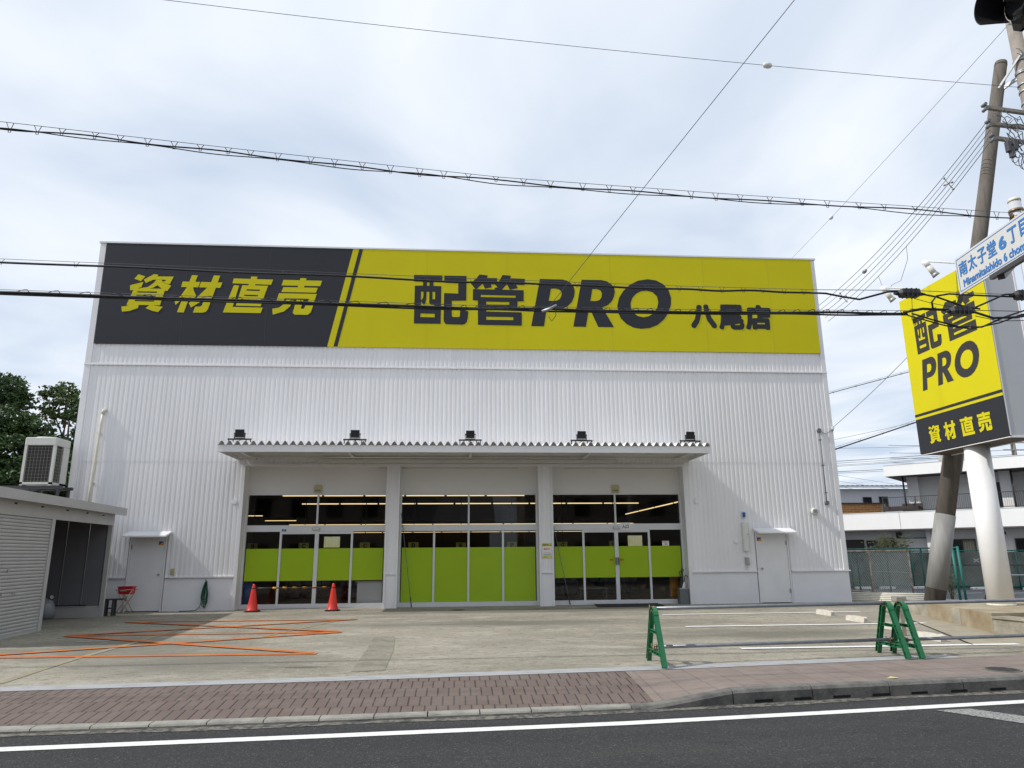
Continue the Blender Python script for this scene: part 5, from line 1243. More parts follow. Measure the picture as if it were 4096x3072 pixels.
du = (SB - SA); LU = du.length; du = du / LU; nn = Vector((du.y, -du.x, 0)).normalized()
if nn.x > 0: nn = -nn
PM = lambda off: (lambda u, z, d=0.0: tuple(SA + du * u + Vector((0, 0, z)) + nn * (off + d)))
MB().prism([(0, -H2), (LU, -H2), (LU, H2), (0, H2)], PM(.0), PM(-.02)).build("plate", M['plate'], t)
q = MB(); e = .022; w_ = .009
for bx in ((e, H2 - e - w_, LU - e, H2 - e), (e, -H2 + e, LU - e, -H2 + e + w_), (e, -H2 + e + w_, e + w_, H2 - e - w_), (LU - e - w_, -H2 + e + w_, LU - e, H2 - e - w_)): rect(q, bx, PM(.002))
q.build("border", M['sign_blue'], t)
q = MB(); F = PM(.002)
for ch, x in zip("南太子堂", (.062, .247, .437, .622)): text(q, ch, (x, -.032, x + .163, .152), F, .004)
text(q, "6", (.828, -.028, .958, .125), F, .009)
text(q, "丁", (.995, -.03, 1.15, .152), F, .005); text(q, "目", (1.19, -.022, 1.315, .162), F, .005)
text(q, "Minamitaishido 6 chome", (.108, -.176, 1.295, -.078), F, .0035)
q.build("lettering", M['sign_blue'], t)
MB().beam(SA + du * .62 + Vector((0, 0, -H2 - .03)), SA + du * (LU + .3) + Vector((0, 0, -H2 - .03)), .05, .05).build("hanger", M['dtruck'], t)
MB().beam(SA + du * .75 + Vector((.02, .0, -H2 - .07)), (GX - .02, GY, 5.75), .07, .06).build("arm", M['dtruck'], t)
# traffic signal: dark housing with deep visors, seen from below at the top right corner
t = thing("traffic_signal", (6.6, 6.2, 6.9), "black traffic signal visor cut off at the top right corner", "traffic signal")
q = MB(); q.bev(6.05, 7.5, 5.98, 6.2, 6.62, 7.12, .05); 
hx, hy, hz = 5.83, 6.02, 7.07
def visor(cx, cz, r_, name_parent):
    rings = []
    for k, (dd, sc) in enumerate(((0, 1.0), (.14, 1.0), (.30, 1.02))):
        ring = []
        for i in range(25):
            a = -2.3 + i * 4.6 / 24
            ring.append((cx - dd, hy0 + math.sin(a) * r_ * sc, cz + math.cos(a) * r_ * sc - dd * .12))
        rings.append(ring)
    return rings
# housing faces -x (towards oncoming traffic); a long box with three hooded lamps along y
t.location = (4.85, 5.0, 6.2)
hb = MB(); hb.bev(5.08, 5.32, 3.7, 5.36, 6.19, 6.75, .09); hb.build("housing", M['black'], t)
for k in range(3):
    hy0 = 5.14 - k * .46; rings = visor(5.08, 6.375, .19, t)
    v = MB(); v.loft(rings, cap=False, closed=False, sm=True)
    inner_r = [[(p[0], hy0 + (p[1] - hy0) * .96, 6.375 + (p[2] - 6.375) * .96) for p in rg] for rg in rings]
    v.loft(inner_r, cap=False, closed=False, sm=True)
    v.loft([rings[-1], inner_r[-1]], cap=False, closed=False)
    v.build("visor", M['black'], t)
    MB().tube([(5.07, hy0, 6.375), (5.04, hy0, 6.375)], [.17, .12], 20).build("lens", M['dark_glass'], t)
MB().tube([(5.25, 5.25, 6.72), (6.3, 5.5, 7.25), (7.5, 6.4, 7.35), (8.25, 7.8, 6.85), (GX + .05, GY, 6.05)], .045, 12).build("arm", M['dtruck'], t)

# ================================================================== OVERHEAD WIRES
def cat(a, b, sag, n=24):
    a, b = Vector(a), Vector(b)
    return [a.lerp(b, i / n) - Vector((0, 0, sag * 4 * (i / n) * (1 - i / n))) for i in range(n + 1)]
def wire(label, a, b, sag=.15, r=.008, m=None, group="thin overhead wires", name="overhead_wire"):
    t = thing(name, a, label, "wire", group)
    MB().tube(cat(a, b, sag), r, 5).build("strand", m or M['wire'], t)
    return t
def knob(t, p, r, m, d=(1, 0, 0), name="insulator"):
    p, d = Vector(p), Vector(d).normalized()
    return MB().tube([p - d * r * 1.6, p - d * r, p, p + d * r, p + d * r * 1.6], [r * .3, r * .85, r, r * .85, r * .3], 12).build(name, m, t)
t = wire("highest single wire crossing the sky with one insulator", (-15, 13.5, 13.95), (14.6, UY, 13.2), .25, .0065)
knob(t, cat((-15, 13.5, 13.95), (14.6, UY, 13.2), .25, 40)[30].lerp(cat((-15, 13.5, 13.95), (14.6, UY, 13.2), .25, 40)[31], .5), .075, M['offwhite'], (1, .06, -.02))
t = wire("steep wire rising from lower cable to the top edge", (1.39, 10.5, 5.2), (6.0, 1.5, 14.3), .05, .0065)
t["label"] = "steep single wire from the shop cable up to the top edge"
# direction fitted so that it leaves the frame at the top
bpy.data.objects.remove(t.children[0]); 
MB().tube([(1.39, 10.5, 5.21), (2.03, 9.0, 5.78 + .0), (3.44, 6.0, 7.05), (4.58, 4.0, 7.9), (7.5, -2.0, 10.4)], .0045, 5).build("strand", M['wire'], t)
q = MB(); q.tube([(1.30, 10.48, 5.17), (1.42, 10.46, 5.20), (1.52, 10.40, 5.25)], [.02, .028, .015], 8); q.build("clamp", M['steel'], t)
MB().tube([(1.5, 10.45, 5.22), (1.52, 10.45, 5.1), (1.45, 10.45, 5.0), (1.40, 10.45, 5.08)], .006, 5).build("pigtail", M['cable'], t)
t = wire("long diagonal wire passing behind the roof's right part", (14.62, 15.05, 15.2), (18.3, 36, 17.15), .1, .007)
knob(t, Vector((14.62, 15.05, 15.2)).lerp(Vector((18.3, 36, 17.15)), .66) - Vector((0, 0, .09)), .09, M['offwhite'], (.2, 1, .1))
A5 = [(13.27, 15.0, 12.02), (13.27, 15.0, 11.88), (13.27, 14.95, 11.75), (13.3, 15.0, 11.62), (13.3, 15.0, 11.50)]
W5 = ["uppermost of five parallel wires sloping down to store's right", "second highest of five parallel wires right of the store", "middle one of five parallel wires right of the store", "second lowest of five parallel wires right of the store", "lowest of five parallel wires, with a hanging loop"]
for i, a in enumerate(A5):
    b = (13.95 + .12 * i, 25.5, 10.75 - .13 * i)
    t = wire(W5[i], a, b, .35, .0075 if i % 2 else .0095, M['wire'], "five parallel wires at right")
    if i == 1: knob(t, Vector(a).lerp(Vector(b), .64) - Vector((0, 0, .33)), .07, M['steel'], (.1, 1, -.1), "joint")
    if i == 2:
        for f, nm in ((.18, "spacer"), (.82, "spacer")):
            p = Vector(a).lerp(Vector(b), f) - Vector((0, 0, .35 * 4 * f * (1 - f)))
            s_ = MB(); s_.tube([p + Vector((-.10, 0, .16)), p, p + Vector((.12, 0, -.16))], .014, 6).tube([p + Vector((.12, 0, .05)), p + Vector((-.12, 0, -.05))], .014, 6)
            for e in ((-.10, .16), (.12, -.16), (.12, .05), (-.12, -.05)): s_.lathe(p + Vector((e[0], 0, e[1] - .02)), [(.03, 0), (.03, .04)], 8)
            s_.build(nm, M['grey'], t)
    if i == 4:
        p0 = Vector(a).lerp(Vector(b), .42) - Vector((0, 0, .33)); p1 = Vector(a).lerp(Vector(b), .60) - Vector((0, 0, .33))
        MB().tube([p0, p0 + Vector((.12, .2, -.35)), p0.lerp(p1, .4) + Vector((.1, 0, -.75)), p0.lerp(p1, .6) + Vector((0, 0, -.7)), p0.lerp(p1, .85) + Vector((.0, 0, -.8)), p1], .007, 5).build("loop", M['wire'], t)
wire("thin service wire from the wall bracket up behind pylon sign", (11.82, Y0 - .1, 5.28), (13.8, 15.6, 9.0), .2, .008)
wire("thin wire crossing low behind the pylon sign to the store", (12.3, 23.5, 5.1), (16.5, 20, 5.9), .05, .005)
wire("faint wire low in the sky right of the store", (14.6, 27, 5.45), (24, 27, 5.9), .1, .006)
# cable bundles: a messenger wire, the cable under it and its hangers
def bundle(label, pts_top, drop, rc, nh, style, wavy=.0, name="overhead_cable", extra=True):
    """pts_top: messenger points; the cable hangs below it"""
    t = thing(name, pts_top[0], label, "cable", "cable runs along the road")
    def top(f):
        f *= len(pts_top) - 1; i = min(int(f), len(pts_top) - 2); return Vector(pts_top[i]).lerp(Vector(pts_top[i + 1]), f - i)
    n = 160; r_ = random.Random(len(label))
    MB().tube([top(i / 40) for i in range(41)], .004, 5).build("messenger_wire", M['wire'], t)
    ph = r_.uniform(0, 6)
    low = lambda f, k=0: top(f) + Vector((0, .012 * math.sin(f * 40 + k), -drop + wavy * math.sin(f * 57 + ph + k * 2.1) + wavy * .6 * math.sin(f * 23 + k)))
    MB().tube([low(i / n) for i in range(n + 1)], rc, 7).build("cable", M['cable'], t)
    if extra: MB().tube([low(i / n, 1.5) - Vector((0, 0, .028)) for i in range(n + 1)], rc * .7, 6).build("cable", M['cable'], t)
    if style == 'spiral':
        pts = []; m_ = nh * 10
        for i in range(m_ + 1):
            f = i / m_; a = i / 10 * 2 * math.pi; u = (i / 10) % 1.0
            hgt = max(0, math.sin(math.pi * u)) ** .9 if u < .55 else -.35 * math.sin(math.pi * (u - .55) / .45)
            pts.append(low(f) + Vector((0, .02 * math.cos(a), hgt * drop * 1.0)))
        MB().tube(pts, .0055, 5).build("lashing_wire", M['cable'], t)
    else:
        h0 = None
        for i in range(nh):
            f = (i + .5 + r_.uniform(-.1, .1)) / nh; p, c = top(f), low(f); c = c - Vector((0, 0, .02))
            w_ = .042
            h = MB().tube([p + Vector((-w_, 0, .0)), c + Vector((-.012, .0, .03)), c + Vector((-.015, 0, -.012)), c + Vector((.015, 0, -.012)), c + Vector((.012, 0, .03)), p + Vector((w_, 0, -.004))], .0035 if style == 'clip' else .0045, 5)
            h.build("hanger", M['cable'], t)
    return t
bundle("upper black cable with V hangers crossing the open sky", [(-14, 8.0, 6.72), (-5.5, 8.02, 6.58), (-2.7, 8.45, 6.57), (.54, 8.65, 6.415), (4.05, 8.85, 6.37), (8.23, 9.18, 6.40)], .068, .0095, 46, 'vee', .014)
bundle("middle black cable crossing the sign, ending at a splice box", [(-14, 10.4, 6.02), (-6.85, 10.45, 5.83), (0, 10.5, 5.70), (3.52, 10.5, 5.645), (5.8, 10.5, 5.63)], .055, .017, 26, 'clip', .006, extra=False)
t = bundle("lowest black cable with wavy lashing across the sign lettering", [(-14, 10.4, 5.42), (-6.78, 10.45, 5.345), (0, 10.5, 5.255), (3.5, 10.5, 5.25), (7.3, 10.5, 5.30)], .045, .020, 62, 'spiral', .004)
t = thing("service_cable", (5.8, 10.5, 5.6), "sagging black cable entering the left splice box", "cable")
MB().tube([(5.7, 10.5, 5.575), (5.95, 10.5, 5.57), (6.2, 10.45, 5.50), (6.45, 10.4, 5.44), (6.7, 10.35, 5.50), (6.9, 10.32, 5.55), (7.05, 10.3, 5.55)], .017, 8).build("cable", M['cable'], t)
MB().tube([(5.8, 10.5, 5.63), (7.4, 10.42, 5.62), (9.4, 10.4, 5.57), (10.6, 10.4, 5.57)], .006, 5).build("messenger_wire", M['wire'], t)
t = thing("looped_cable", (7.9, 10.3, 5.3), "tangle of black cables looping in front of pylon sign", "cable")
for pts, r_ in (([(7.42, 10.3, 5.52), (7.7, 10.3, 5.47), (8.1, 10.3, 5.33), (8.4, 10.3, 5.28)], .015), ([(7.62, 10.32, 5.26), (7.60, 10.3, 5.38), (7.68, 10.28, 5.48), (7.9, 10.28, 5.52), (8.5, 10.3, 5.51), (9.05, 10.3, 5.50)], .015),
                ([(8.22, 10.3, 5.26), (8.6, 10.28, 5.42), (8.85, 10.28, 5.53), (9.05, 10.3, 5.55)], .015), ([(7.2, 10.45, 5.25), (7.5, 10.4, 5.30), (7.9, 10.35, 5.27)], .022), ([(8.25, 10.3, 5.24), (8.6, 10.3, 5.13), (9.0, 10.3, 5.15), (9.6, 10.32, 5.26), (10.6, 10.4, 5.3)], .020),
                ([(7.3, 10.4, 5.22), (7.6, 10.35, 5.10), (8.0, 10.32, 4.98), (8.4, 10.32, 4.98), (8.8, 10.3, 5.15), (9.2, 10.3, 5.28), (10.6, 10.35, 5.36)], .014), ([(7.25, 10.42, 5.19), (7.8, 10.34, 5.0), (8.2, 10.3, 4.94), (8.7, 10.3, 5.05), (9.1, 10.3, 5.2), (10.6, 10.4, 5.42)], .012),
                ([(7.3, 10.42, 5.30), (8.4, 10.4, 5.29), (9.4, 10.4, 5.29), (10.6, 10.4, 5.32)], .006), ([(8.3, 10.3, 5.16), (8.7, 10.3, 5.08), (9.2, 10.3, 5.10), (9.6, 10.3, 5.2)], .006), ([(7.3, 10.3, 5.44), (7.6, 10.3, 5.36), (7.9, 10.3, 5.31)], .005)):
    MB().tube(pts, r_, 7).build("cable", M['cable'], t)
def splice(x0, x1, z0, z1, y, lab):
    t = thing("splice_box", ((x0 + x1) / 2, y, (z0 + z1) / 2), lab, "splice box", "black cable splice boxes")
    q = MB(); zc_, h = (z0 + z1) / 2, (z1 - z0) / 2
    q.loft([[(x, y + a * s_, zc_ + b * s_) for a, b in ((-.06, -h * .7), (.06, -h * .7), (.075, 0), (.06, h), (-.06, h), (-.075, 0))] for x, s_ in ((x0, .35), (x0 + .04, .95), (x0 + .06, 1), (x1 - .06, 1), (x1 - .04, .95), (x1, .35))])
    q.build("case", M['black'], t)
    for x in (x0 + .11, (x0 + x1) / 2, x1 - .11): MB().box(x - .008, x + .008, y - .08, y + .08, zc_ - h * .76, zc_ + h * 1.04).build("strap", M['black'], t)
    for x, s_ in ((x0, -1), (x1, 1)): MB().tube([(x, y, zc_), (x + s_ * .07, y, zc_ + .0)], [.032, .018], 10).build("gland", M['black'], t)
splice(7.05, 7.43, 5.44, 5.585, 10.3, "left black splice box against the sky, beside the pylon sign")
splice(7.88, 8.25, 5.15, 5.30, 10.3, "middle black splice box in front of the pylon sign's kanji")
splice(9.02, 9.40, 5.44, 5.60, 10.3, "black splice box at the right edge, over grey sign side")
bundle("dark laddered cable right of the store wall, rising rightward", [(12.0, 23.5, 4.65), (14.5, 19.8, 5.55), (16.5, 17, 6.3)], .07, .02, 12, 'clip', .0, extra=False)
bundle("thinner laddered cable above it, right of the store wall", [(12.1, 25, 6.8), (14.2, 20.5, 7.0), (16, 17, 7.2)], .05, .012, 12, 'clip', .0, extra=False)
for k, (za, zb) in enumerate(((6.56, 7.10), (6.44, 6.98), (6.32, 6.88), (6.25, 6.82), (5.98, 6.38), (5.90, 6.28))):
    wire(["highest of the far power lines over the apartment roof", "second of the far power lines over the apartment roof", "third of the far power lines over the apartment roof", "fourth of the far power lines over the apartment roof", "fifth far power line, just above the apartment roof", "lowest far power line, grazing the apartment roof"][k], (20, 40, za - .08), (30, 40, zb + .05), .05, .016 if k in (0, 4) else .011, M['wire'], "far power lines")
for k in range(5): wire(["faintest topmost slanting line above the far house", "second faint slanting line above the far house", "third faint slanting line above the far house", "fourth faint slanting line above the far house", "lowest faint slanting line above the far house"][k], (26, 60, 9.2 - .5 * k), (40, 60, 6.9 - .5 * k), .1, .012, M['wire'], "faint slanting lines far off")
# ================================================================== FENCES AND NEIGHBOURS AT THE RIGHT
def chain(mb, P, Q, z0, z1, pitch, r):
    P, Q = Vector(P).to_3d(), Vector(Q).to_3d(); d = Q - P; Ln = d.length; d = d / Ln; H = z1 - z0
    nn = Vector((-d.y, d.x, 0)) * r
    s = -H
    while s < Ln:
        for sg_ in (1, -1):
            a0, a1 = s, s + H
            u0, u1 = max(a0, 0), min(a1, Ln)
            if u1 <= u0: continue
            t0, t1 = (u0 - s) / H, (u1 - s) / H
            if sg_ < 0: t0, t1 = 1 - t0, 1 - t1
            p, q = P + d * u0 + Vector((0, 0, z0 + H * t0)) + nn * sg_, P + d * u1 + Vector((0, 0, z0 + H * t1)) + nn * sg_
            mb.tube([p, q], r, 3, False, False)
        s += pitch
def post(mb, x, y, z0, z1, r=.03): mb.tube([(x, y, z0), (x, y, z1)], r, 10)
gx = lambda y: 14.93 - (y - 20.8) * .137
t = thing("chain_link_fence", (14.5, 24, 0), "green chain-link fence along the passage right of the store", "fence")
q = MB(); chain(q, (gx(28.3), 28.3, 0), (gx(20.85), 20.85, 0), .05, 1.53, .10, .003); tag(q.build("mesh", M['mesh_green'], t))
q = MB(); q.tube([(gx(28.3), 28.3, 1.54), (gx(20.8), 20.8, 1.56)], .022, 10); q.build("top_rail", M['post_green'], t)
for y in (27.6, 25.22, 23.73, 22.2): q = MB(); post(q, gx(y), y, 0, 1.56, .028); q.build("post", M['mesh_green'], t)
for y, dx_ in ((20.84, -.06), (20.80, .08)): MB().tube([(gx(y) + dx_, y, 0), (gx(y) + dx_ - .04, y, 1.60)], .035, 10).build("post", M['post_green'], t)
t = thing("rusty_gate", (14.6, 23.5, 0), "rusty white framed wire mesh gate leaning on the green fence", "gate")
ga, gb, gc = (gx(22.66) - .07, 22.66), (gx(24.5) - .07, 24.5), (gx(28) - .07, 28.0)
q = MB()
for p in (ga, gb, gc): q.tube([(p[0], p[1], .02), (p[0], p[1], 1.49)], .025, 8)
q.tube([(ga[0], ga[1], 1.49), (gc[0], gc[1], 1.47)], .028, 8); q.tube([(ga[0], ga[1], .10), (gc[0], gc[1], .10)], .025, 8); q.build("frame", M['rustframe'], t)
q = MB(); chain(q, (*ga, 0), (*gb, 0), .11, 1.47, .085, .0055); q.tube([(ga[0], ga[1], .80), (gb[0], gb[1], .80)], .006, 5); q.build("mesh", M['mesh_grey'], t)
q = MB(); chain(q, (*gb, 0), (*gc, 0), .11, 1.47, .09, .0025); q.build("mesh", M['mesh_grey'], t)
for k in range(5):
    t = thing("spare_pipe", (12.8, 21.4, .05 * k), ["lowest cream pipe of the stack beside the store corner", "second cream pipe up in the stack by store corner", "middle cream pipe of the stack by store corner", "fourth cream pipe up in the stack by store corner", "topmost cream pipe of the stack by store corner"][k], "pipe", "stacked cream pipes by the corner")
    q = MB(); q.tube([(11.98, 22.05, .028 + .05 * k), (13.85 + .1 * k, 20.85, .028 + .05 * k)], .023, 10); q.build("tube", M['cream_pipe'], t)
    MB().tube([(13.85 + .1 * k, 20.85, .028 + .05 * k), (13.853 + .1 * k, 20.848, .028 + .05 * k)], .019, 10).build("bore", M['slot'], t)
# old block wall across the neighbour's parking
WP = [(14.9, 28.75), (18.97, 28.35), (21.34, 26.6), (27, 23.3)]
t = thing("block_wall", (19, 28, 0), "old grey block wall behind the neighbour's parking, green mesh on it", "wall")
q = MB()
for a, b in zip(WP, WP[1:]): q.beam((a[0], a[1], .70), (b[0], b[1], .70), .12, 1.40)
q.build("wall", M['conc_wall'], t)
q = MB(); g2 = MB()
for a, b in zip(WP, WP[1:]):
    a, b = Vector((a[0], a[1] - .16, 0)), Vector((b[0], b[1] - .16, 0)); chain(q, a, b, .10, 1.45, .15, .003); g2.tube([a + Vector((0, 0, 1.46)), b + Vector((0, 0, 1.46))], .02, 6); g2.tube([a + Vector((0, 0, .12)), b + Vector((0, 0, .12))], .03, 6)
q.build("mesh", M['mesh_green'], t); g2.build("rail", M['post_green'], t)
for x, y in ((15.9, 28.48), (17.1, 28.36), (18.3, 28.22), (19.7, 27.6), (21.3, 26.4), (22.8, 25.5)): q = MB(); post(q, x, y, 0, 1.47, .025); q.build("post", M['post_green'], t)
for a, k in (((20.15, 27.22), 0), ((22.0, 25.98), 1)):
    q = MB(); dW = (Vector(WP[2]) - Vector(WP[1])).normalized() if k == 0 else (Vector(WP[3]) - Vector(WP[2])).normalized()
    text(q, "X ‹", (0, 1.02, .34, 1.16), lambda u, z, d=0: (a[0] + dW.x * u, a[1] + dW.y * u - .03, z), .012); q.build("mark", M['white_paper'], t)
for i, (x, y) in enumerate(((16.05, 28.1), (17.0, 28.0), (18.3, 27.9), (20.0, 26.9), (21.4, 26.0), (22.9, 25.1))):
    t = thing("wheel_stop", (x, y, 0), ["white wheel stop leftmost along the far block wall", "white wheel stop behind the rusty gate's left half", "white wheel stop behind the rusty gate's right half", "white wheel stop beyond the far green barricade", "white wheel stop seen just left of the white column", "white wheel stop right of the white column"][i], "wheel stop", "wheel stops in the neighbour's parking")
    MB().bev(x - .33, x + .33, y - .07, y + .07, .008, .11, .03).build("block", M['white_paint'], t)
    MB().box(x - .2, x - .12, y - .072, y - .069, .05, .08).build("reflector", M['orange_refl'], t)
_, yb_ = barricade(16.1, 20.55, 21.4, "far green barricade stand beyond fence, beside the white column")
for z in (.737,):
    t = thing("barrier_pipe", (16.1, yb_, z), "far steel pipe running behind the white sign column", "pipe", "steel barrier pipes")
    MB().tube([(16.05, yb_, z), (22, yb_ + .3, z)], .0243, 10).build("tube", M['pipe'], t)
    MB().tube([(16.045, yb_, z), (16.052, yb_, z)], .026, 10).build("end_cap", M['dgrey'], t)
for k, (x, y) in enumerate(((18.4, 23.9), (21.2, 22.6))):
    t = thing("spiked_post", (x, y, 0), ["dark rail post with spikes left of the white column", "dark rail post with spikes right of the white column"][k], "post", "dark spiked rail posts")
    MB().tube([(x, y, 0), (x, y, 1.05)], .03, 8).build("post", M['rail'], t)
    q = MB()
    for i in range(7): q.tube([(x - .07, y, .25 + i * .12), (x + .07, y, .27 + i * .12)], .008, 5)
    q.build("spike", M['rail'], t)
    MB().tube([(x - 1.2, y + .5, .98), (x + 1.6, y - .7, .98)], .015, 6).build("rail", M['rail'], t)
def weed(name, x, y, z0, h, w, n, m, label, seed, ls=.07):
    r = random.Random(seed); t = thing(name, (x, y, z0), label, "plant")
    s_ = MB(); l_ = MB()
    for i in range(9):
        a = r.uniform(0, 6.28); e = Vector((x + math.cos(a) * w * r.uniform(.3, 1), y + math.sin(a) * w * r.uniform(.3, 1), z0 + h * r.uniform(.6, 1)))
        p0 = Vector((x + r.uniform(-.03, .03), y, z0)); mid = p0.lerp(e, .5) + Vector((0, 0, h * .12)); s_.tube([p0, mid, e], [.012, .008, .003], 5)
        for k in range(n // 9):
            f = r.uniform(.25, 1); p = p0.lerp(e, f) + Vector((r.gauss(0, w * .14), r.gauss(0, w * .14), r.gauss(0, h * .08)))
            d = Vector((r.gauss(0, 1), r.gauss(0, 1), r.gauss(0, .5))).normalized(); b = d.orthogonal().normalized(); L_ = ls * r.uniform(.6, 1.4)
            l_.add([p - d * L_ * .5, p + b * L_ * .2, p + d * L_ * .5, p - b * L_ * .2], [(0, 1, 2), (0, 2, 3)])
    s_.build("stem", M['bark'], t); l_.build("foliage", m, t)
weed("weed", 14.55, 20.75, 0, .95, .22, 160, M['leaf'], "tall thin weed growing by the green fence's end posts", 11)
weed("shrub", 18.6, 29.9, 0, 2.05, 1.1, 4000, M['leaf3'], "yellow-green shrub above the far block wall", 12, .13)
weed("shrub", 21.9, 28.2, 0, 1.55, .9, 700, M['leaf2'], "low green shrub behind the far wall under curtained window", 13, .12)

# ---- apartment building at an angle
AO, AU, AV = Vector((21.1, 38.0, 0)), Vector((.7071, -.7071, 0)), Vector((.7071, .7071, 0))
def abox(mb, u0, u1, v0, v1, z0, z1):
    vs = [tuple(AO + AU * u + AV * v + Vector((0, 0, z))) for z in (z0, z1) for u, v in ((u0, v0), (u1, v0), (u1, v1), (u0, v1))]
    return mb.add(vs, [(0, 3, 2, 1), (4, 5, 6, 7), (0, 1, 5, 4), (1, 2, 6, 5), (2, 3, 7, 6), (3, 0, 4, 7)])
ap = thing("apartment_building", AO, "low white two-storey apartment block behind the white sign column", "building")
q = MB(); abox(q, 3.1, 3.62, .95, 1.5, 3.3, 5.3); abox(q, 7.22, 7.68, .95, 1.5, 3.3, 5.3); abox(q, 3.62, 7.0, 1.4, 1.55, 3.3, 5.3); abox(q, 7.0, 7.22, 1.4, 1.55, 4.79, 5.3); abox(q, 7.68, 13, 2.0, 2.15, 3.3, 5.3); abox(q, 3.1, 3.2, 1.5, 7, 3.3, 5.3)
q.build("upper_wall", M['apt_grey'], ap)
q = MB(); abox(q, -8, 13, 1.0, 1.2, 0, 2.5); abox(q, 3.75, 4.62, .55, 1.0, 0, 2.5); abox(q, 6.15, 6.65, .55, 1.0, 0, 2.5); q.build("ground_wall", M['apt_grey'], ap)
q = MB(); abox(q, -8, .62, .97, 1.0, 0, 2.08); q.build("brown_wall", M['brown_wall'], ap)
q = MB(); abox(q, -8, 2.73, 0, .15, 2.57, 3.43); abox(q, 2.75, 13, 0, .15, 2.57, 3.43); q.build("balcony_parapet", M['apt'], ap)
q = MB(); abox(q, -8, 13, -.02, .17, 3.43, 3.455); q.build("coping", M['apt'], ap)
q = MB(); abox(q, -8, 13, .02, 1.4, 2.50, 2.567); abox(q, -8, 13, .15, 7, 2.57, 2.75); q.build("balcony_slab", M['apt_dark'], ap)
q = MB(); abox(q, 2.30, 14, -.15, 8, 5.30, 5.87); q.build("roof_fascia", M['apt'], ap)
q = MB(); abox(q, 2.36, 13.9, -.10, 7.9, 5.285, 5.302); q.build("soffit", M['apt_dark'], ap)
q = MB(); abox(q, 2.28, 14.02, -.17, 8.02, 5.87, 5.895); q.build("roof_cap", M['apt_grey'], ap)
q = MB(); abox(q, 7.0, 7.22, 1.45, 1.5, 3.3, 4.79); q.build("upper_door", M['rail'], ap)
q = MB(); abox(q, 8.3, 8.9, 1.96, 2.0, 3.3, 4.75); q.build("upper_door", M['dgrey'], ap)
rl = MB(); abox(rl, 2.0, 13, .05, .09, 4.19, 4.22); abox(rl, 2.0, 13, .05, .09, 3.50, 3.53)
u = 2.0
while u < 13: abox(rl, u, u + .04, .045, .095, 3.455, 4.2); u += 1.55
u = 2.05
while u < 10: abox(rl, u, u + .009, .063, .072, 3.53, 4.18); u += .085
rl.build("railing", M['rail'], ap)
for u, v in ((3.02, .5), (7.78, .5)): MB().tube([AO + AU * u + AV * v + Vector((0, 0, 3.3)), AO + AU * u + AV * v + Vector((0, 0, 5.3))], .045, 8).build("rain_pipe", M['rail'], ap)
q = MB(); abox(q, 1.95, 3.6, .35, .9, 3.56, 3.75); abox(q, 2.75, 3.7, .9, 1.0, 3.45, 3.9); q.build("stair_panel", M['brown_wall'], ap)
def awin(u0, u1, z0, z1, kind):
    q = MB(); w = .04; abox(q, u0, u1, .93, 1.0, z1 - w, z1); abox(q, u0, u1, .93, 1.0, z0, z0 + w); abox(q, u0, u0 + w, .93, 1.0, z0 + w, z1 - w); abox(q, u1 - w, u1, .93, 1.0, z0 + w, z1 - w); abox(q, (u0 + u1) / 2 - .02, (u0 + u1) / 2 + .02, .93, 1.0, z0 + w, z1 - w)
    f = q.build("window", M['rail'], ap)
    q = MB(); abox(q, u0 + w, (u0 + u1) / 2 - .02, .985, .998, z0 + w, z1 - w); q.build("pane", M['dark_glass'], f)
    q = MB(); abox(q, (u0 + u1) / 2 + .02, u1 - w, .985, .998, z0 + w, z1 - w); q.build("curtain" if kind else "pane", M['curtain'] if kind else M['dark_glass'], f)
    q = MB(); u = u0 + .1
    while u < u1: abox(q, u, u + .012, .90, .915, z0, z1); u += .11
    abox(q, u0, u1, .9, .915, z1 - .1, z1 - .08); q.build("window_bars", M['rail'], f)
awin(4.66, 5.82, 1.15, 2.02, True); awin(.75, 2.25, .8, 2.03, False); awin(7.45, 8.3, 1.1, 2.02, True)
q = MB(); abox(q, 2.28, 2.53, .80, 1.0, 2.14, 2.41); q.build("vent_hood", M['black'], ap)
q = MB(); abox(q, 1.44, 3.75, .93, 1.0, 2.09, 2.14); q.build("pipe_cover", M['dgrey'], ap)
for u in (4.05, 7.05): q = MB(); abox(q, u, u + .14, .42, .55, 2.2, 2.34); q.build("wall_lamp", M['black'], ap)
for u in (5.6, 5.9): q = MB(); abox(q, u, u + .7, 1.0, 1.08, 4.86 if u < 5.8 else 3.93, 4.93 if u < 5.8 else 4.0); q.build("strip_light", M['offwhite'], ap)
t = thing("roof_dish", (29, 36, 5.9), "small round dish and stub on the apartment roof", "dish")
p = AO + AU * 5.3 + AV * 1.2
MB().lathe(p + Vector((0, 0, 5.89)), [(.12, 0), (.12, .25), (.10, .30)], 12).build("stub", M['offwhite'], t); t.location = (0, 0, 0)
MB().tube([p + Vector((-.3, .3, 6.18)), p + Vector((-.34, .22, 6.2))], [.22, .16], 16).build("dish", M['grey'], t)
MB().tube([p + Vector((-.3, .32, 5.89)), p + Vector((-.3, .32, 6.15))], .03, 8).build("mast", M['steel'], t)
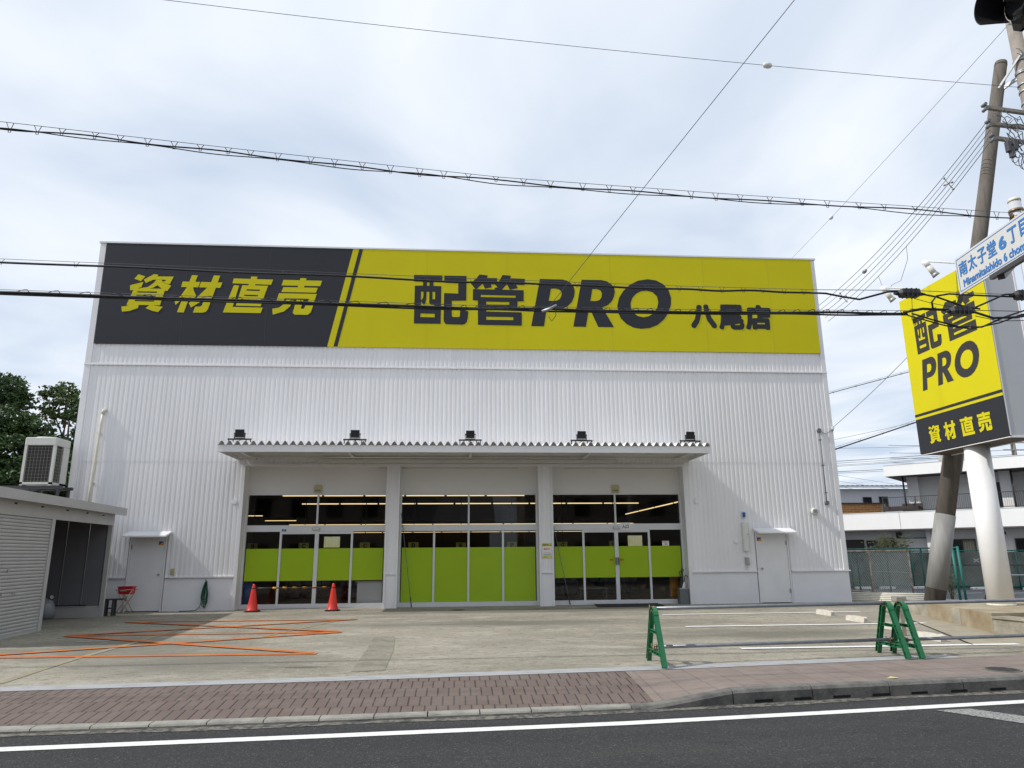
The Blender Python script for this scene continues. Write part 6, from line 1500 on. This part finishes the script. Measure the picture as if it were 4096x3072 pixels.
# brick wall, pale house and pole beyond
t = thing("brick_parapet", (22, 40, 0), "orange brick parapet wall with a dark cap behind the balcony", "wall")
MB().box(17, 24.55, 40, 40.2, 0, 4.10).build("wall", M['orange_brick'], t); MB().box(17, 24.6, 39.95, 40.25, 4.10, 4.19).build("cap", M['rail'], t); MB().box(24.56, 24.78, 40.0, 40.2, 0, 4.1).build("end_post", M['conc'], t)
t = thing("pale_house", (26, 45, 0), "pale panelled house with a blue-grey wavy roof edge", "house")
q = MB(); x = 18.0
while x < 31: q.box(x, x + .925, 45, 45.3, 0, 5.42); x += .93
q.box(18, 31, 45.04, 52, 0, 5.40); q.build("wall", M['house'], t)
rw = []
for i in range(161):
    x = 17.7 + 13.8 * i / 160; hgt = .07 * abs(math.sin(math.pi * x / .33)); rw.append([(x, 44.55, 5.56 + hgt), (x, 48.5, 5.84 + hgt), (x, 48.5, 5.80 + hgt), (x, 44.55, 5.53 + hgt)])
MB().loft(rw).build("roof", M['house_roof'], t); MB().box(17.7, 31.4, 44.5, 44.56, 5.46, 5.56).build("gutter", M['house'], t)
for x0, x1, z0, z1 in ((26.45, 26.95, 4.35, 4.85), (27.55, 28.05, 4.25, 4.88)):
    q = MB(); q.box(x0 - .04, x1 + .04, 44.95, 45.0, z0 - .04, z0).box(x0 - .04, x1 + .04, 44.95, 45, z1, z1 + .04).box(x0 - .04, x0, 44.95, 45, z0, z1).box(x1, x1 + .04, 44.95, 45, z0, z1); f = q.build("window", M['rail'], t)
    MB().box(x0, x1, 44.98, 44.999, z0, z1).build("pane", M['dark_glass'], f)
t = thing("far_pole", (37.45, 45, 0), "far concrete utility pole above the apartment roof", "utility pole")
MB().tube([(37.5, 45, 0), (37.4, 45, 10)], [.2, .14], 12).build("shaft", M['pole2'], t)
for z in (8.0, 8.5, 9.2): MB().box(36.6, 38.2, 44.85, 44.95, z - .04, z + .04).build("crossarm", M['steel'], t)
for k, z in enumerate((8.05, 8.55, 7.7, 7.4)):
    w_ = wire(["top wire running left from the far pole", "second wire running left from the far pole", "third wire running left from the far pole", "lowest wire running left from the far pole"][k], (28, 44, z - .4), (37.4, 45, z), .1, .014, M['wire'], "wires at the far pole")
    for f in (.62, .72): knob(w_, Vector((28, 44, z - .4)).lerp(Vector((37.4, 45, z)), f) - Vector((0, 0, .09)), .05, M['black'], (1, .1, .04), "sleeve")

# ---- houses across the road, seen only as reflections in the shop glass
def house(x0, x1, y0, y1, h, ridge, wm, label):
    t = thing("roadside_house", ((x0 + x1) / 2, y1, 0), label, "house", "houses across the road mirrored in the glass")
    MB().box(x0, x1, y0, y1, -.02, h).build("wall", wm, t)
    ym = (y0 + y1) / 2
    MB().loft([[(x0 - .4, y1 + .5, h - .1), (x0 - .4, ym, ridge), (x0 - .4, y0 - .5, h - .1)], [(x1 + .4, y1 + .5, h - .1), (x1 + .4, ym, ridge), (x1 + .4, y0 - .5, h - .1)]]).build("roof", M['tile_roof'], t)
    n = int((x1 - x0) / 2.2)
    for i in range(n):
        x = x0 + (x1 - x0) * (i + .5) / n
        for z in ((1.0, 3.9) if h > 5 else (1.0,)):
            f = MB().box(x - .5, x + .5, y1, y1 + .05, z, z + 1.2).build("window", M['rail'], t)
            MB().box(x - .45, x + .45, y1 + .05, y1 + .06, z + .05, z + 1.15).build("pane", M['dark_glass'], f)
house(-16, -4.5, -11, -4.5, 5.6, 8.0, M['render_wall'], "two-storey brown house mirrored in the left shop windows")
house(-3.8, 2.2, -12, -4.0, 3.2, 5.5, M['brown_wall'], "low house with wide tiled roof mirrored in middle windows")
house(4.6, 15, -11, -4.6, 5.8, 8.2, M['render_wall'], "two-storey house with three windows mirrored in right shop windows")
house(16, 28, -12, -5, 5.4, 7.6, M['brown_wall'], "brown house mirrored at the right edge of shop windows")
house(-29, -17, -12, -5, 5.2, 7.6, M['brown_wall'], "brown house mirrored at the left edge of shop windows")
